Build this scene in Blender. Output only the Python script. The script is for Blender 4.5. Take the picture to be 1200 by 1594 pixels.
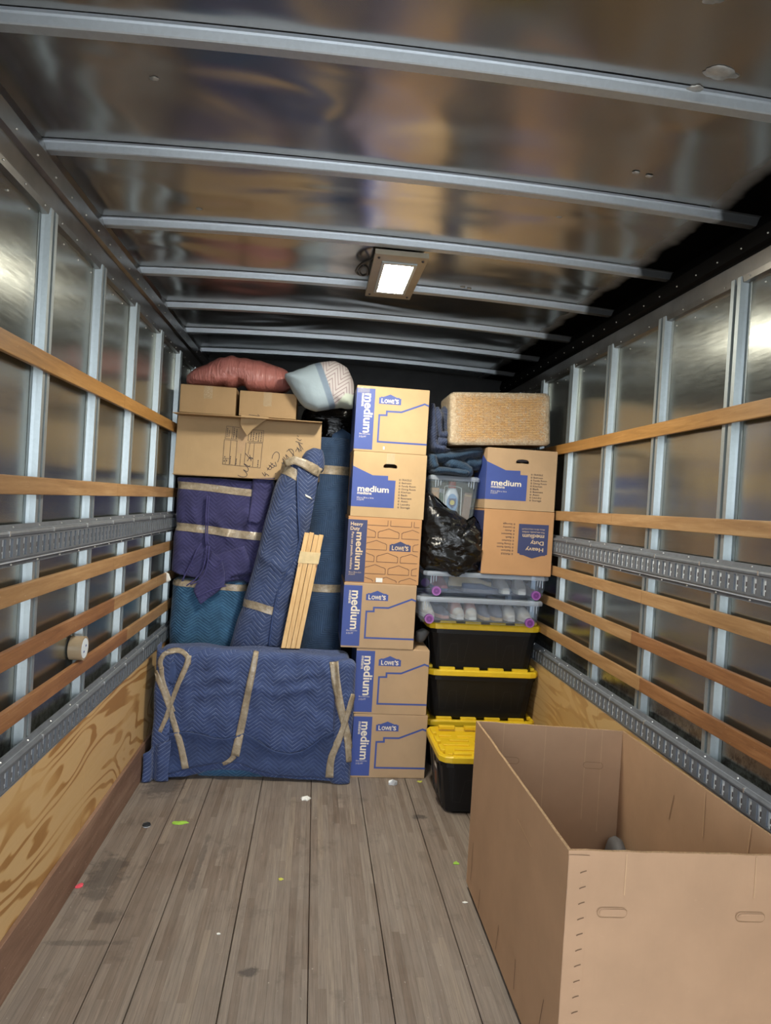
import bpy, bmesh, math, random
from mathutils import Vector, Matrix, noise
from mathutils.bvhtree import BVHTree

for o in list(bpy.data.objects):
    bpy.data.objects.remove(o, do_unlink=True)
SC = bpy.context.scene
COL = SC.collection

# ---------------------------------------------------------------- camera
YAW, PITCH, ROLL = 0.1018, -0.0121, 0.0599
CAM = Vector((-0.2924, 0.0, 1.678))
FPX, IW, IH = 1070.95, 1200.0, 1594.0
_fwd = Vector((math.sin(YAW)*math.cos(PITCH), math.cos(YAW)*math.cos(PITCH), math.sin(PITCH)))
_r0 = Vector((math.cos(YAW), -math.sin(YAW), 0))
_u0 = _r0.cross(_fwd)
_r = _r0*math.cos(ROLL) + _u0*math.sin(ROLL)
_u = -_r0*math.sin(ROLL) + _u0*math.cos(ROLL)
cd = bpy.data.cameras.new('camera')
cam = bpy.data.objects.new('camera', cd)
COL.objects.link(cam)
m3 = Matrix((_r, _u, -_fwd)).transposed()
cam.matrix_world = Matrix.Translation(CAM) @ m3.to_4x4()
cd.sensor_fit = 'VERTICAL'
cd.sensor_height = 24.0
cd.lens = FPX/IH*24.0
cd.clip_start = 0.05
SC.camera = cam

# ---------------------------------------------------------------- world: bright overcast daylight that enters by the open rear
w = bpy.data.worlds.new('overcast_sky')
SC.world = w
w.use_nodes = True
nt = w.node_tree
nt.nodes.clear()
wo = nt.nodes.new('ShaderNodeOutputWorld')
bg = nt.nodes.new('ShaderNodeBackground')
bg.inputs[0].default_value = (0.86, 0.93, 1.0, 1)
bg.inputs[1].default_value = 4.0
nt.links.new(bg.outputs[0], wo.inputs[0])
VS = SC.view_settings
VS.view_transform = 'Standard'
VS.look = 'None'
VS.gamma = 1.0
VS.exposure = 0.60
VS.use_curve_mapping = False
LED_W = 27.0

# ---------------------------------------------------------------- helpers
def ray_dir(px, py):
    return (_fwd*FPX + _r*(px-IW/2) - _u*(py-IH/2))
def P(px, py, Y):
    """world point that stands at depth Y on the sight line of a photograph pixel (used only for measuring)"""
    d = ray_dir(px, py)
    return CAM + d*(Y/d.y)

def tag(o, label=None, cat=None, group=None, kind=None):
    if label: o['label'] = label
    if cat: o['category'] = cat
    if group: o['group'] = group
    if kind: o['kind'] = kind
    return o
def empty(name, loc=(0, 0, 0), rz=0.0, parent=None):
    o = bpy.data.objects.new(name, None)
    o.empty_display_size = 0.05
    COL.objects.link(o)
    o.location = loc
    o.rotation_euler = (0, 0, rz)
    if parent: o.parent = parent
    return o
def link(name, me, m, parent=None):
    o = bpy.data.objects.new(name, me)
    if m is not None and len(me.materials) == 0: me.materials.append(m)
    COL.objects.link(o)
    if parent: o.parent = parent
    return o
def bm_obj(name, bm, m, parent=None, smooth=False):
    me = bpy.data.meshes.new(name)
    bm.normal_update()
    bm.to_mesh(me)
    bm.free()
    if smooth:
        me.polygons.foreach_set('use_smooth', [True]*len(me.polygons))
    return link(name, me, m, parent)
def pyd(name, vs, fs, m, parent=None, smooth=False, uv=None):
    me = bpy.data.meshes.new(name)
    me.from_pydata([tuple(v) for v in vs], [], fs)
    if uv is not None:
        l = me.uv_layers.new(name='UVMap')
        for lp in me.loops: l.data[lp.index].uv = uv[lp.vertex_index]
    me.update()
    if smooth:
        me.polygons.foreach_set('use_smooth', [True]*len(me.polygons))
    return link(name, me, m, parent)
def add_box(bm, x0, x1, y0, y1, z0, z1, mat=None):
    vs = [bm.verts.new(c) for c in ((x0,y0,z0),(x1,y0,z0),(x1,y1,z0),(x0,y1,z0),(x0,y0,z1),(x1,y0,z1),(x1,y1,z1),(x0,y1,z1))]
    if mat is not None:
        for v in vs: v.co = mat @ v.co
    fs = [bm.faces.new([vs[i] for i in f]) for f in ((0,3,2,1),(4,5,6,7),(0,1,5,4),(1,2,6,5),(2,3,7,6),(3,0,4,7))]
    return vs, fs
def bevel(bm, w, seg=2):
    bmesh.ops.bevel(bm, geom=bm.edges[:], offset=w, segments=seg, affect='EDGES', profile=0.6)
def box(name, x0, x1, y0, y1, z0, z1, m, parent=None, bev=0.0, seg=1):
    bm = bmesh.new()
    add_box(bm, x0, x1, y0, y1, z0, z1)
    if bev: bevel(bm, bev, seg)
    return bm_obj(name, bm, m, parent)
def extrude_y(prof, ys, name, m, parent=None, closed=False):
    """profile of (x, z) pairs swept along y"""
    n = len(prof)
    vs, fs = [], []
    for y in ys:
        vs += [(x, y, z) for x, z in prof]
    k = n if closed else n-1
    for j in range(len(ys)-1):
        for i in range(k):
            a, b = j*n+i, j*n+(i+1) % n
            fs.append((a, b, b+n, a+n))
    return pyd(name, vs, fs, m, parent)
def tube(name, pts, r, m, parent=None, n=8):
    cu = bpy.data.curves.new(name, 'CURVE')
    cu.dimensions = '3D'
    sp = cu.splines.new('POLY')
    sp.points.add(len(pts)-1)
    for p, q in zip(sp.points, pts): p.co = (q[0], q[1], q[2], 1)
    cu.bevel_depth = r
    cu.bevel_resolution = max(1, n//4)
    cu.use_fill_caps = True
    o = bpy.data.objects.new('tmp', cu)
    COL.objects.link(o)
    dg = bpy.context.evaluated_depsgraph_get()
    me = bpy.data.meshes.new_from_object(o.evaluated_get(dg))
    bpy.data.objects.remove(o, do_unlink=True)
    me.polygons.foreach_set('use_smooth', [True]*len(me.polygons))
    me.materials.clear()
    return link(name, me, m, parent)
def smooth_pts(pts, k=6):
    out = []
    n = len(pts)
    for i in range(n-1):
        p0, p1, p2, p3 = (Vector(pts[max(0, i-1)]), Vector(pts[i]), Vector(pts[i+1]), Vector(pts[min(n-1, i+2)]))
        for j in range(k):
            t = j/k
            out.append(0.5*((2*p1)+(p2-p0)*t+(2*p0-5*p1+4*p2-p3)*t*t+(3*p1-p0-3*p2+p3)*t**3))
    out.append(Vector(pts[-1]))
    return out
def rnd_seed(s): return random.Random(s)
def nz(x, y=0.0, z=0.0): return noise.noise(Vector((x, y, z)))

# ---------------------------------------------------------------- materials
class NT:
    def __init__(self, name):
        self.m = bpy.data.materials.new(name)
        self.m.use_nodes = True
        self.t = self.m.node_tree
        self.t.nodes.clear()
        self.out = self.t.nodes.new('ShaderNodeOutputMaterial')
        self.b = self.t.nodes.new('ShaderNodeBsdfPrincipled')
        self.t.links.new(self.b.outputs[0], self.out.inputs[0])
    def n(self, kind, **kw):
        nd = self.t.nodes.new(kind)
        for k, v in kw.items(): setattr(nd, k, v)
        return nd
    def l(self, a, b): self.t.links.new(a, b)
    def put(self, sock, v):
        if hasattr(v, 'is_output') or hasattr(v, 'links'): self.l(v, sock)
        else: sock.default_value = v
    def math(self, op, a, b=0.0, c=0.0):
        nd = self.n('ShaderNodeMath', operation=op)
        for s, v in zip(nd.inputs, (a, b, c)): self.put(s, v)
        return nd.outputs[0]
    def vmath(self, op, a, b=(0, 0, 0)):
        nd = self.n('ShaderNodeVectorMath', operation=op)
        self.put(nd.inputs[0], a); self.put(nd.inputs[1], b)
        return nd.outputs[0]
    def coord(self, which='Object'): return self.n('ShaderNodeTexCoord').outputs[which]
    def sep(self, v):
        s = self.n('ShaderNodeSeparateXYZ'); self.l(v, s.inputs[0]); return s.outputs
    def comb(self, x, y, z=0.0):
        s = self.n('ShaderNodeCombineXYZ')
        for i, v in enumerate((x, y, z)): self.put(s.inputs[i], v)
        return s.outputs[0]
    def noise(self, v, scale, detail=3, rough=0.5, dist=0.0, col=False):
        nd = self.n('ShaderNodeTexNoise')
        if v is not None: self.l(v, nd.inputs['Vector'])
        nd.inputs['Scale'].default_value = scale; nd.inputs['Detail'].default_value = detail
        nd.inputs['Roughness'].default_value = rough; nd.inputs['Distortion'].default_value = dist
        return nd.outputs['Color' if col else 'Fac']
    def ramp(self, f, stops, interp='LINEAR'):
        nd = self.n('ShaderNodeValToRGB')
        nd.color_ramp.interpolation = interp
        e = nd.color_ramp.elements
        while len(e) < len(stops): e.new(0.5)
        for q, (p, c) in zip(e, stops):
            q.position = p
            q.color = (c, c, c, 1) if isinstance(c, (int, float)) else (c[0], c[1], c[2], 1)
        self.l(f, nd.inputs[0])
        return nd.outputs[0]
    def mix(self, f, a, b, mode='MIX'):
        nd = self.n('ShaderNodeMix', data_type='RGBA', blend_type=mode)
        self.put(nd.inputs[0], f)
        for s, v in ((nd.inputs[6], a), (nd.inputs[7], b)):
            if isinstance(v, tuple) and len(v) == 3: v = (*v, 1)
            self.put(s, v)
        return nd.outputs[2]
    def scale(self, v, s):
        return self.vmath('MULTIPLY', v, s)
    def bump(self, h, strength, dist=0.01, nrm=None):
        nd = self.n('ShaderNodeBump')
        nd.inputs['Strength'].default_value = strength; nd.inputs['Distance'].default_value = dist
        self.l(h, nd.inputs['Height'])
        if nrm is not None: self.l(nrm, nd.inputs['Normal'])
        return nd.outputs[0]
    def set(self, color=None, rough=None, metal=None, normal=None, spec=None, **kw):
        i = self.b.inputs
        if color is not None:
            self.put(i['Base Color'], (*color, 1) if isinstance(color, tuple) and len(color) == 3 else color)
        if rough is not None: self.put(i['Roughness'], rough)
        if metal is not None: self.put(i['Metallic'], metal)
        if normal is not None: self.l(normal, i['Normal'])
        if spec is not None: i['Specular IOR Level'].default_value = spec
        for k, v in kw.items(): self.put(i[k.replace('_', ' ')], v)
        return self.m
def sr(r, g, b):
    f = lambda c: (c/255/12.92 if c/255 <= 0.04045 else ((c/255+0.055)/1.055)**2.4)
    return (f(r), f(g), f(b))
M = {}
def plain(key, color, rough=0.6, metal=0.0, var=0.12, nscale=12.0, bump=0.0, bscale=60.0, spec=None, **kw):
    t = NT(key)
    co = t.coord()
    f = t.noise(co, nscale, 4, 0.6)
    c = t.mix(t.ramp(f, [(0.3, 0.0), (0.7, 1.0)]), tuple(x*(1-var) for x in color), tuple(min(1, x*(1+var)) for x in color))
    nrm = t.bump(t.noise(co, bscale, 3), bump, 0.004) if bump else None
    M[key] = t.set(c, rough, metal, nrm, spec, **kw)
    return M[key]

# metals
t = NT('wall_sheet_metal'); co = t.coord()
big = t.noise(t.scale(co, (1, 1.2, 0.5)), 2.2, 2, 0.5)
fine = t.noise(t.scale(co, (1, 1, 14)), 9, 4, 0.6)
scr = t.noise(t.scale(co, (1, 5, 2.5)), 11, 6, 0.7, 2.0)
c = t.mix(t.ramp(scr, [(0.62, 0.0), (0.72, 0.5)]), (0.365, 0.380, 0.350), (0.49, 0.50, 0.47))
xyz = t.sep(co)
band_ = t.ramp(t.math('ADD', xyz[2], t.math('MULTIPLY', t.noise(co, 9, 4, 0.7), 0.22)), [(0.93, 1.0), (1.0, 0.0)])
sc2 = t.ramp(t.noise(co, 26, 5, 0.75), [(0.45, 0.0), (0.56, 0.8)])
c = t.mix(t.math('MULTIPLY', band_, sc2), c, (0.12, 0.11, 0.10))
nr = t.bump(big, 0.12, 0.06)
M['wall_sheet'] = t.set(c, t.ramp(fine, [(0.3, 0.19), (0.7, 0.24)]), 0.96, nr, None, Anisotropic=0.8)
tg = t.n('ShaderNodeCombineXYZ'); tg.inputs[1].default_value = 1.0; t.l(tg.outputs[0], t.b.inputs['Tangent'])
t = NT('roof_sheet_metal'); co = t.coord(); xyz = t.sep(co)
big = t.noise(t.scale(co, (0.9, 1.4, 1)), 1.5, 1.0, 0.4, 1.0)
scr = t.noise(t.scale(co, (2.5, 8, 1)), 7, 6, 0.75, 1.0)
c = t.mix(t.ramp(scr, [(0.66, 0.0), (0.74, 0.35)]), (0.385, 0.385, 0.380), (0.60, 0.60, 0.60))
# black sealant sprayed along the right hand roof corner and the far end
edge = t.math('ADD', xyz[0], t.math('MULTIPLY', t.math('SUBTRACT', t.noise(co, 5, 3), 0.5), 0.09))
f = t.ramp(t.math('MULTIPLY', edge, 0.5), [(0.505, 0.0), (0.545, 1.0)])
c = t.mix(f, c, (0.002, 0.002, 0.002))
ro = t.mix(f, t.ramp(t.noise(co, 3, 3), [(0.3, 0.17), (0.7, 0.25)]), (0.5, 0.5, 0.5))
mt = t.math('SUBTRACT', 0.97, f)
M['roof_sheet'] = t.set(c, ro, mt, t.bump(big, 0.42, 0.05), None, **{'Specular_IOR_Level': t.math('MULTIPLY', t.math('SUBTRACT', 1.0, f), 0.5)})
def galv(key, col, rough, dark_end=False):
    t = NT(key); co = t.coord()
    vo = t.n('ShaderNodeTexVoronoi'); t.l(co, vo.inputs['Vector']); vo.inputs['Scale'].default_value = 90
    sp = t.ramp(vo.outputs['Color'], [(0.0, 0.96), (1.0, 1.04)])
    c = t.mix(1.0, col, sp, 'MULTIPLY')
    c = t.mix(t.ramp(t.noise(co, 14, 5, 0.7), [(0.6, 0.0), (0.78, 0.35)]), c, tuple(x*0.68 for x in col))
    if dark_end:
        xyz = t.sep(co)
        e = t.math('ADD', xyz[0], t.math('MULTIPLY', t.math('SUBTRACT', t.noise(co, 9, 3), 0.5), 0.08))
        f = t.ramp(t.math('MULTIPLY', e, 0.5), [(0.533, 0.0), (0.545, 0.95)])
        c = t.mix(f, c, (0.01, 0.01, 0.01))
        M[key] = t.set(c, rough, t.math('MULTIPLY', t.math('SUBTRACT', 1.0, f), 0.75))
    else:
        M[key] = t.set(c, rough, 0.75)
galv('galvanised_stud', (0.40, 0.45, 0.465), 0.40)
galv('galvanised_bow', (0.52, 0.57, 0.62), 0.42, True)
plain('cornice_metal', (0.20, 0.19, 0.175), 0.3, 0.85, 0.2, 6)
plain('cornice_black', (0.0025, 0.0025, 0.0025), 0.6, 0.0, 0.4, 9, 0, 60, 0.08)
plain('rivet_metal', (0.75, 0.75, 0.72), 0.3, 0.9)
plain('track_grey', (0.135, 0.150, 0.172), 0.5, 0.1, 0.15, 25)
plain('track_back', (0.62, 0.67, 0.72), 0.6, 0.0, 0.15, 8)
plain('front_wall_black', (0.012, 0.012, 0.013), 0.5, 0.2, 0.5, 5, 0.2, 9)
plain('ground_asphalt', (0.33, 0.31, 0.28), 0.9, 0.0, 0.25, 1.5)

def wood(key, c0, c1, c2, grain=(1, 1, 1), scale=6, rough=0.55, bump=0.15, specks=0.0):
    t = NT(key); co = t.coord()
    v = t.scale(co, grain)
    a = t.noise(v, scale, 6, 0.62, 0.6)
    b = t.noise(v, scale*5, 4, 0.6)
    f = t.math('ADD', t.math('MULTIPLY', a, 0.72), t.math('MULTIPLY', b, 0.28))
    c = t.ramp(f, [(0.34, c0), (0.5, c1), (0.64, c2)])
    pat = t.noise(co, 1.7, 2)
    c = t.mix(t.ramp(pat, [(0.35, 0.0), (0.7, 0.35)]), c, c0)
    if specks:
        s = t.noise(t.scale(co, (3, 1, 3)), 38, 3, 0.7)
        c = t.mix(t.ramp(s, [(0.66, 0.0), (0.70, specks)]), c, (0.55, 0.42, 0.30))
        s = t.noise(t.scale(co, (3, 1.3, 3)), 27, 3, 0.7)
        c = t.mix(t.ramp(s, [(0.69, 0.0), (0.73, 0.7)]), c, (0.05, 0.03, 0.02))
    M[key] = t.set(c, rough, 0, t.bump(f, bump, 0.004))
wood('rail_amber', (0.26, 0.125, 0.033), (0.37, 0.185, 0.05), (0.47, 0.255, 0.085), (1, 0.09, 1.3), 22, 0.42, 0.12, 0.35)
wood('rail_tan', (0.25, 0.135, 0.055), (0.36, 0.205, 0.088), (0.46, 0.29, 0.14), (1, 0.09, 1.3), 22, 0.5, 0.12, 0.4)
wood('rail_brown', (0.165, 0.07, 0.026), (0.265, 0.118, 0.045), (0.35, 0.175, 0.075), (1, 0.09, 1.3), 22, 0.5, 0.15, 0.4)
wood('kick_board', (0.135, 0.072, 0.045), (0.215, 0.122, 0.080), (0.31, 0.195, 0.135), (1, 0.12, 1.2), 10, 0.65, 0.3, 0.5)
t = NT('plywood_liner'); co = t.coord(); xyz = t.sep(co)
v = t.scale(co, (1, 0.42, 2.1))
big = t.noise(v, 1.6, 3, 0.42, 0.5)
rings = t.math('SINE', t.math('MULTIPLY', big, 88.0))
fib = t.noise(t.scale(co, (1, 0.12, 2.2)), 34, 5, 0.65)
brd = t.noise(t.scale(co, (1, 0.7, 1.4)), 2.6, 3, 0.5)
f = t.math('ADD', t.math('MULTIPLY', t.ramp(rings, [(0.25, 0.0), (0.75, 1.0)]), t.ramp(brd, [(0.36, 0.22), (0.60, 0.85)])), t.math('MULTIPLY', fib, 0.30))
c = t.ramp(f, [(0.10, (0.56, 0.375, 0.18)), (0.30, (0.52, 0.33, 0.14)), (0.55, (0.44, 0.25, 0.088)), (0.85, (0.33, 0.165, 0.05))])
dx = t.math('DIVIDE', t.math('SUBTRACT', xyz[1], 3.72), 0.26); dz = t.math('DIVIDE', t.math('SUBTRACT', xyz[2], 0.50), 0.11)
dd = t.math('ADD', t.math('SQRT', t.math('ADD', t.math('MULTIPLY', dx, dx), t.math('MULTIPLY', dz, dz))), t.math('MULTIPLY', t.math('SUBTRACT', t.noise(co, 9, 3), 0.5), 1.6))
st = t.math('MULTIPLY', t.ramp(dd, [(0.8, 0.6), (0.95, 0.0)]), t.math('GREATER_THAN', xyz[0], 0.0))
c = t.mix(st, c, (0.30, 0.16, 0.05))
pale = t.math('MULTIPLY', t.math('GREATER_THAN', xyz[0], 0.0), 0.45)
c = t.mix(pale, c, (0.50, 0.35, 0.17))
M['plywood'] = t.set(c, 0.5, 0, t.bump(f, 0.08, 0.004))

t = NT('floor_boards'); co = t.coord(); xyz = t.sep(co)
si = t.math('FLOOR', t.math('DIVIDE', t.math('ADD', xyz[0], 3.0), 0.029))
wn1 = t.n('ShaderNodeTexWhiteNoise', noise_dimensions='1D'); t.l(si, wn1.inputs['W'])
r1 = wn1.outputs['Value']
seg = t.math('FLOOR', t.math('DIVIDE', t.math('ADD', xyz[1], t.math('MULTIPLY', r1, 7.0)), 0.85))
wn2 = t.n('ShaderNodeTexWhiteNoise', noise_dimensions='2D'); t.l(t.comb(si, seg), wn2.inputs['Vector'])
tone = wn2.outputs['Value']
c = t.ramp(tone, [(0.0, (0.135, 0.098, 0.074)), (0.12, (0.175, 0.134, 0.106)), (0.5, (0.205, 0.165, 0.135)), (0.88, (0.235, 0.195, 0.162)), (1.0, (0.255, 0.205, 0.16))])
g = t.noise(t.scale(co, (1.6, 0.07, 1)), 65, 5, 0.65)
c = t.mix(1.0, c, t.ramp(g, [(0.3, 0.68), (0.7, 1.28)]), 'MULTIPLY')
dust = t.noise(co, 2.3, 5, 0.6)
c = t.mix(t.ramp(dust, [(0.35, 0.0), (0.75, 0.55)]), c, (0.235, 0.205, 0.18))
d2 = t.noise(t.scale(co, (1.3, 0.9, 1)), 4.5, 6, 0.7)
c = t.mix(t.ramp(d2, [(0.57, 0.0), (0.74, 0.65)]), c, (0.075, 0.058, 0.048))
fl = t.math('FRACT', t.math('DIVIDE', t.math('ADD', xyz[0], 3.0), 0.029))
ln = t.ramp(t.math('ABSOLUTE', t.math('SUBTRACT', fl, 0.5)), [(0.46, 0.0), (0.5, 0.55)])
c = t.mix(ln, c, (0.06, 0.045, 0.035))
warp = t.noise(co, 16, 4, 0.7)
for (sx, sy, rx, ry, a) in ((-0.437, 2.434, 0.045, 0.025, 0.75), (-1.1, 3.05, 0.09, 0.22, 0.55), (-1.0, 2.76, 0.07, 0.05, 0.45), (-1.05, 2.6, 0.16, 0.02, 0.4), (0.36, 3.65, 0.05, 0.03, 0.7), (-0.72, 3.2, 0.015, 0.3, 0.4), (-1.06, 4.0, 0.12, 0.16, 0.6)):
    dx = t.math('DIVIDE', t.math('SUBTRACT', xyz[0], sx), rx); dy = t.math('DIVIDE', t.math('SUBTRACT', xyz[1], sy), ry)
    dd = t.math('SQRT', t.math('ADD', t.math('MULTIPLY', dx, dx), t.math('MULTIPLY', dy, dy)))
    dd = t.math('ADD', dd, t.math('MULTIPLY', t.math('SUBTRACT', warp, 0.5), 2.6))
    c = t.mix(t.math('MULTIPLY', t.ramp(dd, [(0.55, 1.0), (1.0, 0.0)]), a), c, (0.045, 0.038, 0.036))
lt = t.noise(t.scale(co, (1, 0.5, 1)), 55, 3, 0.75)
c = t.mix(t.ramp(lt, [(0.68, 0.0), (0.73, 0.5)]), c, (0.5, 0.46, 0.4))
M['floor_board'] = t.set(c, 0.62, 0, t.bump(t.math('ADD', g, t.math('MULTIPLY', ln, -0.6)), 0.25, 0.004))

def cardboard(key, col, flute=(1, 0, 0)):
    t = NT(key); co = t.coord()
    f = t.noise(co, 5, 4, 0.6)
    c = t.mix(t.ramp(f, [(0.3, 0.0), (0.7, 1.0)]), tuple(x*0.93 for x in col), tuple(x*1.06 for x in col))
    c = t.mix(t.ramp(t.noise(co, 60, 3, 0.7), [(0.68, 0.0), (0.75, 0.35)]), c, tuple(min(1, x*1.35) for x in col))
    fl = t.noise(t.scale(co, (1, 1, 0.04)), 70, 2)
    M[key] = t.set(c, 0.72, 0, t.bump(fl, 0.12, 0.003), 0.25)
cardboard('cardboard', (0.44, 0.30, 0.178))
cardboard('cardboard_orange', (0.48, 0.265, 0.125))
cardboard('cardboard_pale', (0.455, 0.315, 0.172))
cardboard('cardboard_bin', (0.41, 0.26, 0.158))
cardboard('cardboard_plain', (0.40, 0.265, 0.14))
plain('cardboard_edge', (0.36, 0.235, 0.13), 0.85, 0, 0.35, 150)
plain('ink_blue', (0.042, 0.074, 0.285), 0.55, 0, 0.06, 8)
plain('ink_navy', (0.036, 0.046, 0.13), 0.55, 0, 0.06, 8)
plain('ink_cream', (0.62, 0.47, 0.30), 0.6, 0, 0.04, 8)
plain('ink_white', (0.75, 0.68, 0.55), 0.6, 0, 0.04, 8)
plain('ink_dark', (0.05, 0.04, 0.045), 0.6, 0, 0.1, 8)
plain('ink_brown', (0.13, 0.065, 0.04), 0.6, 0, 0.1, 8)
plain('white_paper', (0.75, 0.75, 0.72), 0.6, 0, 0.06, 20)
# ================================================================ SETTING
REAR, FRONT = -0.75, 5.78
SHX, STX, RLX = 1.258, 1.229, 1.210     # sheet, stud face, rail face
ZC = 2.785                                # roof sheet at the side walls
def roof_z(x): return ZC + 0.034*(1-(x/1.25)**2)

ground = box('ground', -30, 30, -30, 30, -1.25, -1.15, M['ground_asphalt']); tag(ground, kind='structure')
# floor
floor = box('floor', -1.27, 1.27, REAR, FRONT, -0.06, -0.028, M['kick_board']); tag(floor, kind='structure')
seams = [-1.205, -0.95, -0.80, -0.51, -0.222, 0.063, 0.35, 0.635, 0.92, 1.205]
rg = rnd_seed(3)
for a, b in zip(seams[:-1], seams[1:]):
    dz = rg.uniform(-0.0012, 0.0)
    box('floor_board', a+0.0018, b-0.0018, REAR, FRONT, -0.028, dz, M['floor_board'], floor, 0.0015)
# roof
roof = empty('ceiling'); tag(roof, kind='structure')
bow_y = [2.363 + 0.61*i for i in range(-5, 6)]
def roof_panel(y0, y1):
    nx, ny = 24, 8
    vs, fs = [], []
    for j in range(ny+1):
        y = y0+(y1-y0)*j/ny
        sag = math.sin(math.pi*j/ny)
        for i in range(nx+1):
            x = -1.27+2.54*i/nx
            vs.append((x, y, roof_z(x) + sag*(0.006*nz(x*1.6, y*1.3, 3.1))))
    for j in range(ny):
        for i in range(nx):
            k = j*(nx+1)+i
            fs.append((k, k+nx+1, k+nx+2, k+1))
    pyd('roof_panel', vs, fs, M['roof_sheet'], roof, True)
ye = [REAR] + [y for y in bow_y if REAR < y < FRONT] + [FRONT]
for a, b in zip(ye[:-1], ye[1:]): roof_panel(a, b)
for y in bow_y:
    if not REAR < y < FRONT: continue
    prof = [(-0.034, 0.0), (-0.022, 0.0), (-0.0205, -0.006), (-0.019, -0.027), (-0.016, -0.030), (0.016, -0.030), (0.019, -0.027), (0.022, 0.0), (0.034, 0.0)]
    vs, fs = [], []
    n = 32
    for i in range(n+1):
        x = -1.245+2.49*i/n
        for (py, pz) in prof: vs.append((x, y+py, roof_z(x)-0.002+pz))
    k = len(prof)
    for i in range(n):
        for j in range(k-1):
            a = i*k+j
            fs.append((a, a+1, a+1+k, a+k))
    pyd('roof_bow', vs, fs, M['galvanised_bow'], roof)
rg = rnd_seed(8)
def patch(cx, cy, rx, ry, seed, z=0.004):
    g = rnd_seed(seed)
    ns = 22
    vs = [(cx, cy, roof_z(cx)-z-0.004)]
    for i in range(ns):
        a = 2*math.pi*i/ns
        f = 0.8+0.35*g.random()
        x, y = cx+rx*f*math.cos(a), cy+ry*f*math.sin(a)
        vs.append((x, y, roof_z(x)-z))
    for i in range(ns):
        x, y = vs[i+1][0], vs[i+1][1]
        vs.append((x+(x-cx)*0.1, y+(y-cy)*0.1, roof_z(x)-0.0005))
    fs = [(0, 1+(i+1) % ns, 1+i) for i in range(ns)] + [(1+i, 1+(i+1) % ns, 1+ns+(i+1) % ns, 1+ns+i) for i in range(ns)]
    return pyd('sealant_patch', vs, fs, M['sealant'], roof, True)
plain('sealant', (0.46, 0.47, 0.46), 0.45, 0.6, 0.25, 40, 0.4, 60)
patch(0.495, 1.425, 0.026, 0.02, 1); patch(0.655, 1.655, 0.042, 0.022, 2); patch(0.63, 1.735, 0.022, 0.02, 3)
for i, (px, py) in enumerate(((720, 450), (730, 452), (990, 270), (1010, 275), (870, 340), (240, 122), (310, 325))):
    d = ray_dir(px, py); q = CAM + d*((ZC+0.02-CAM.z)/d.z)
    patch(q.x, q.y, 0.012, 0.008, 10+i, 0.002)

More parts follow.
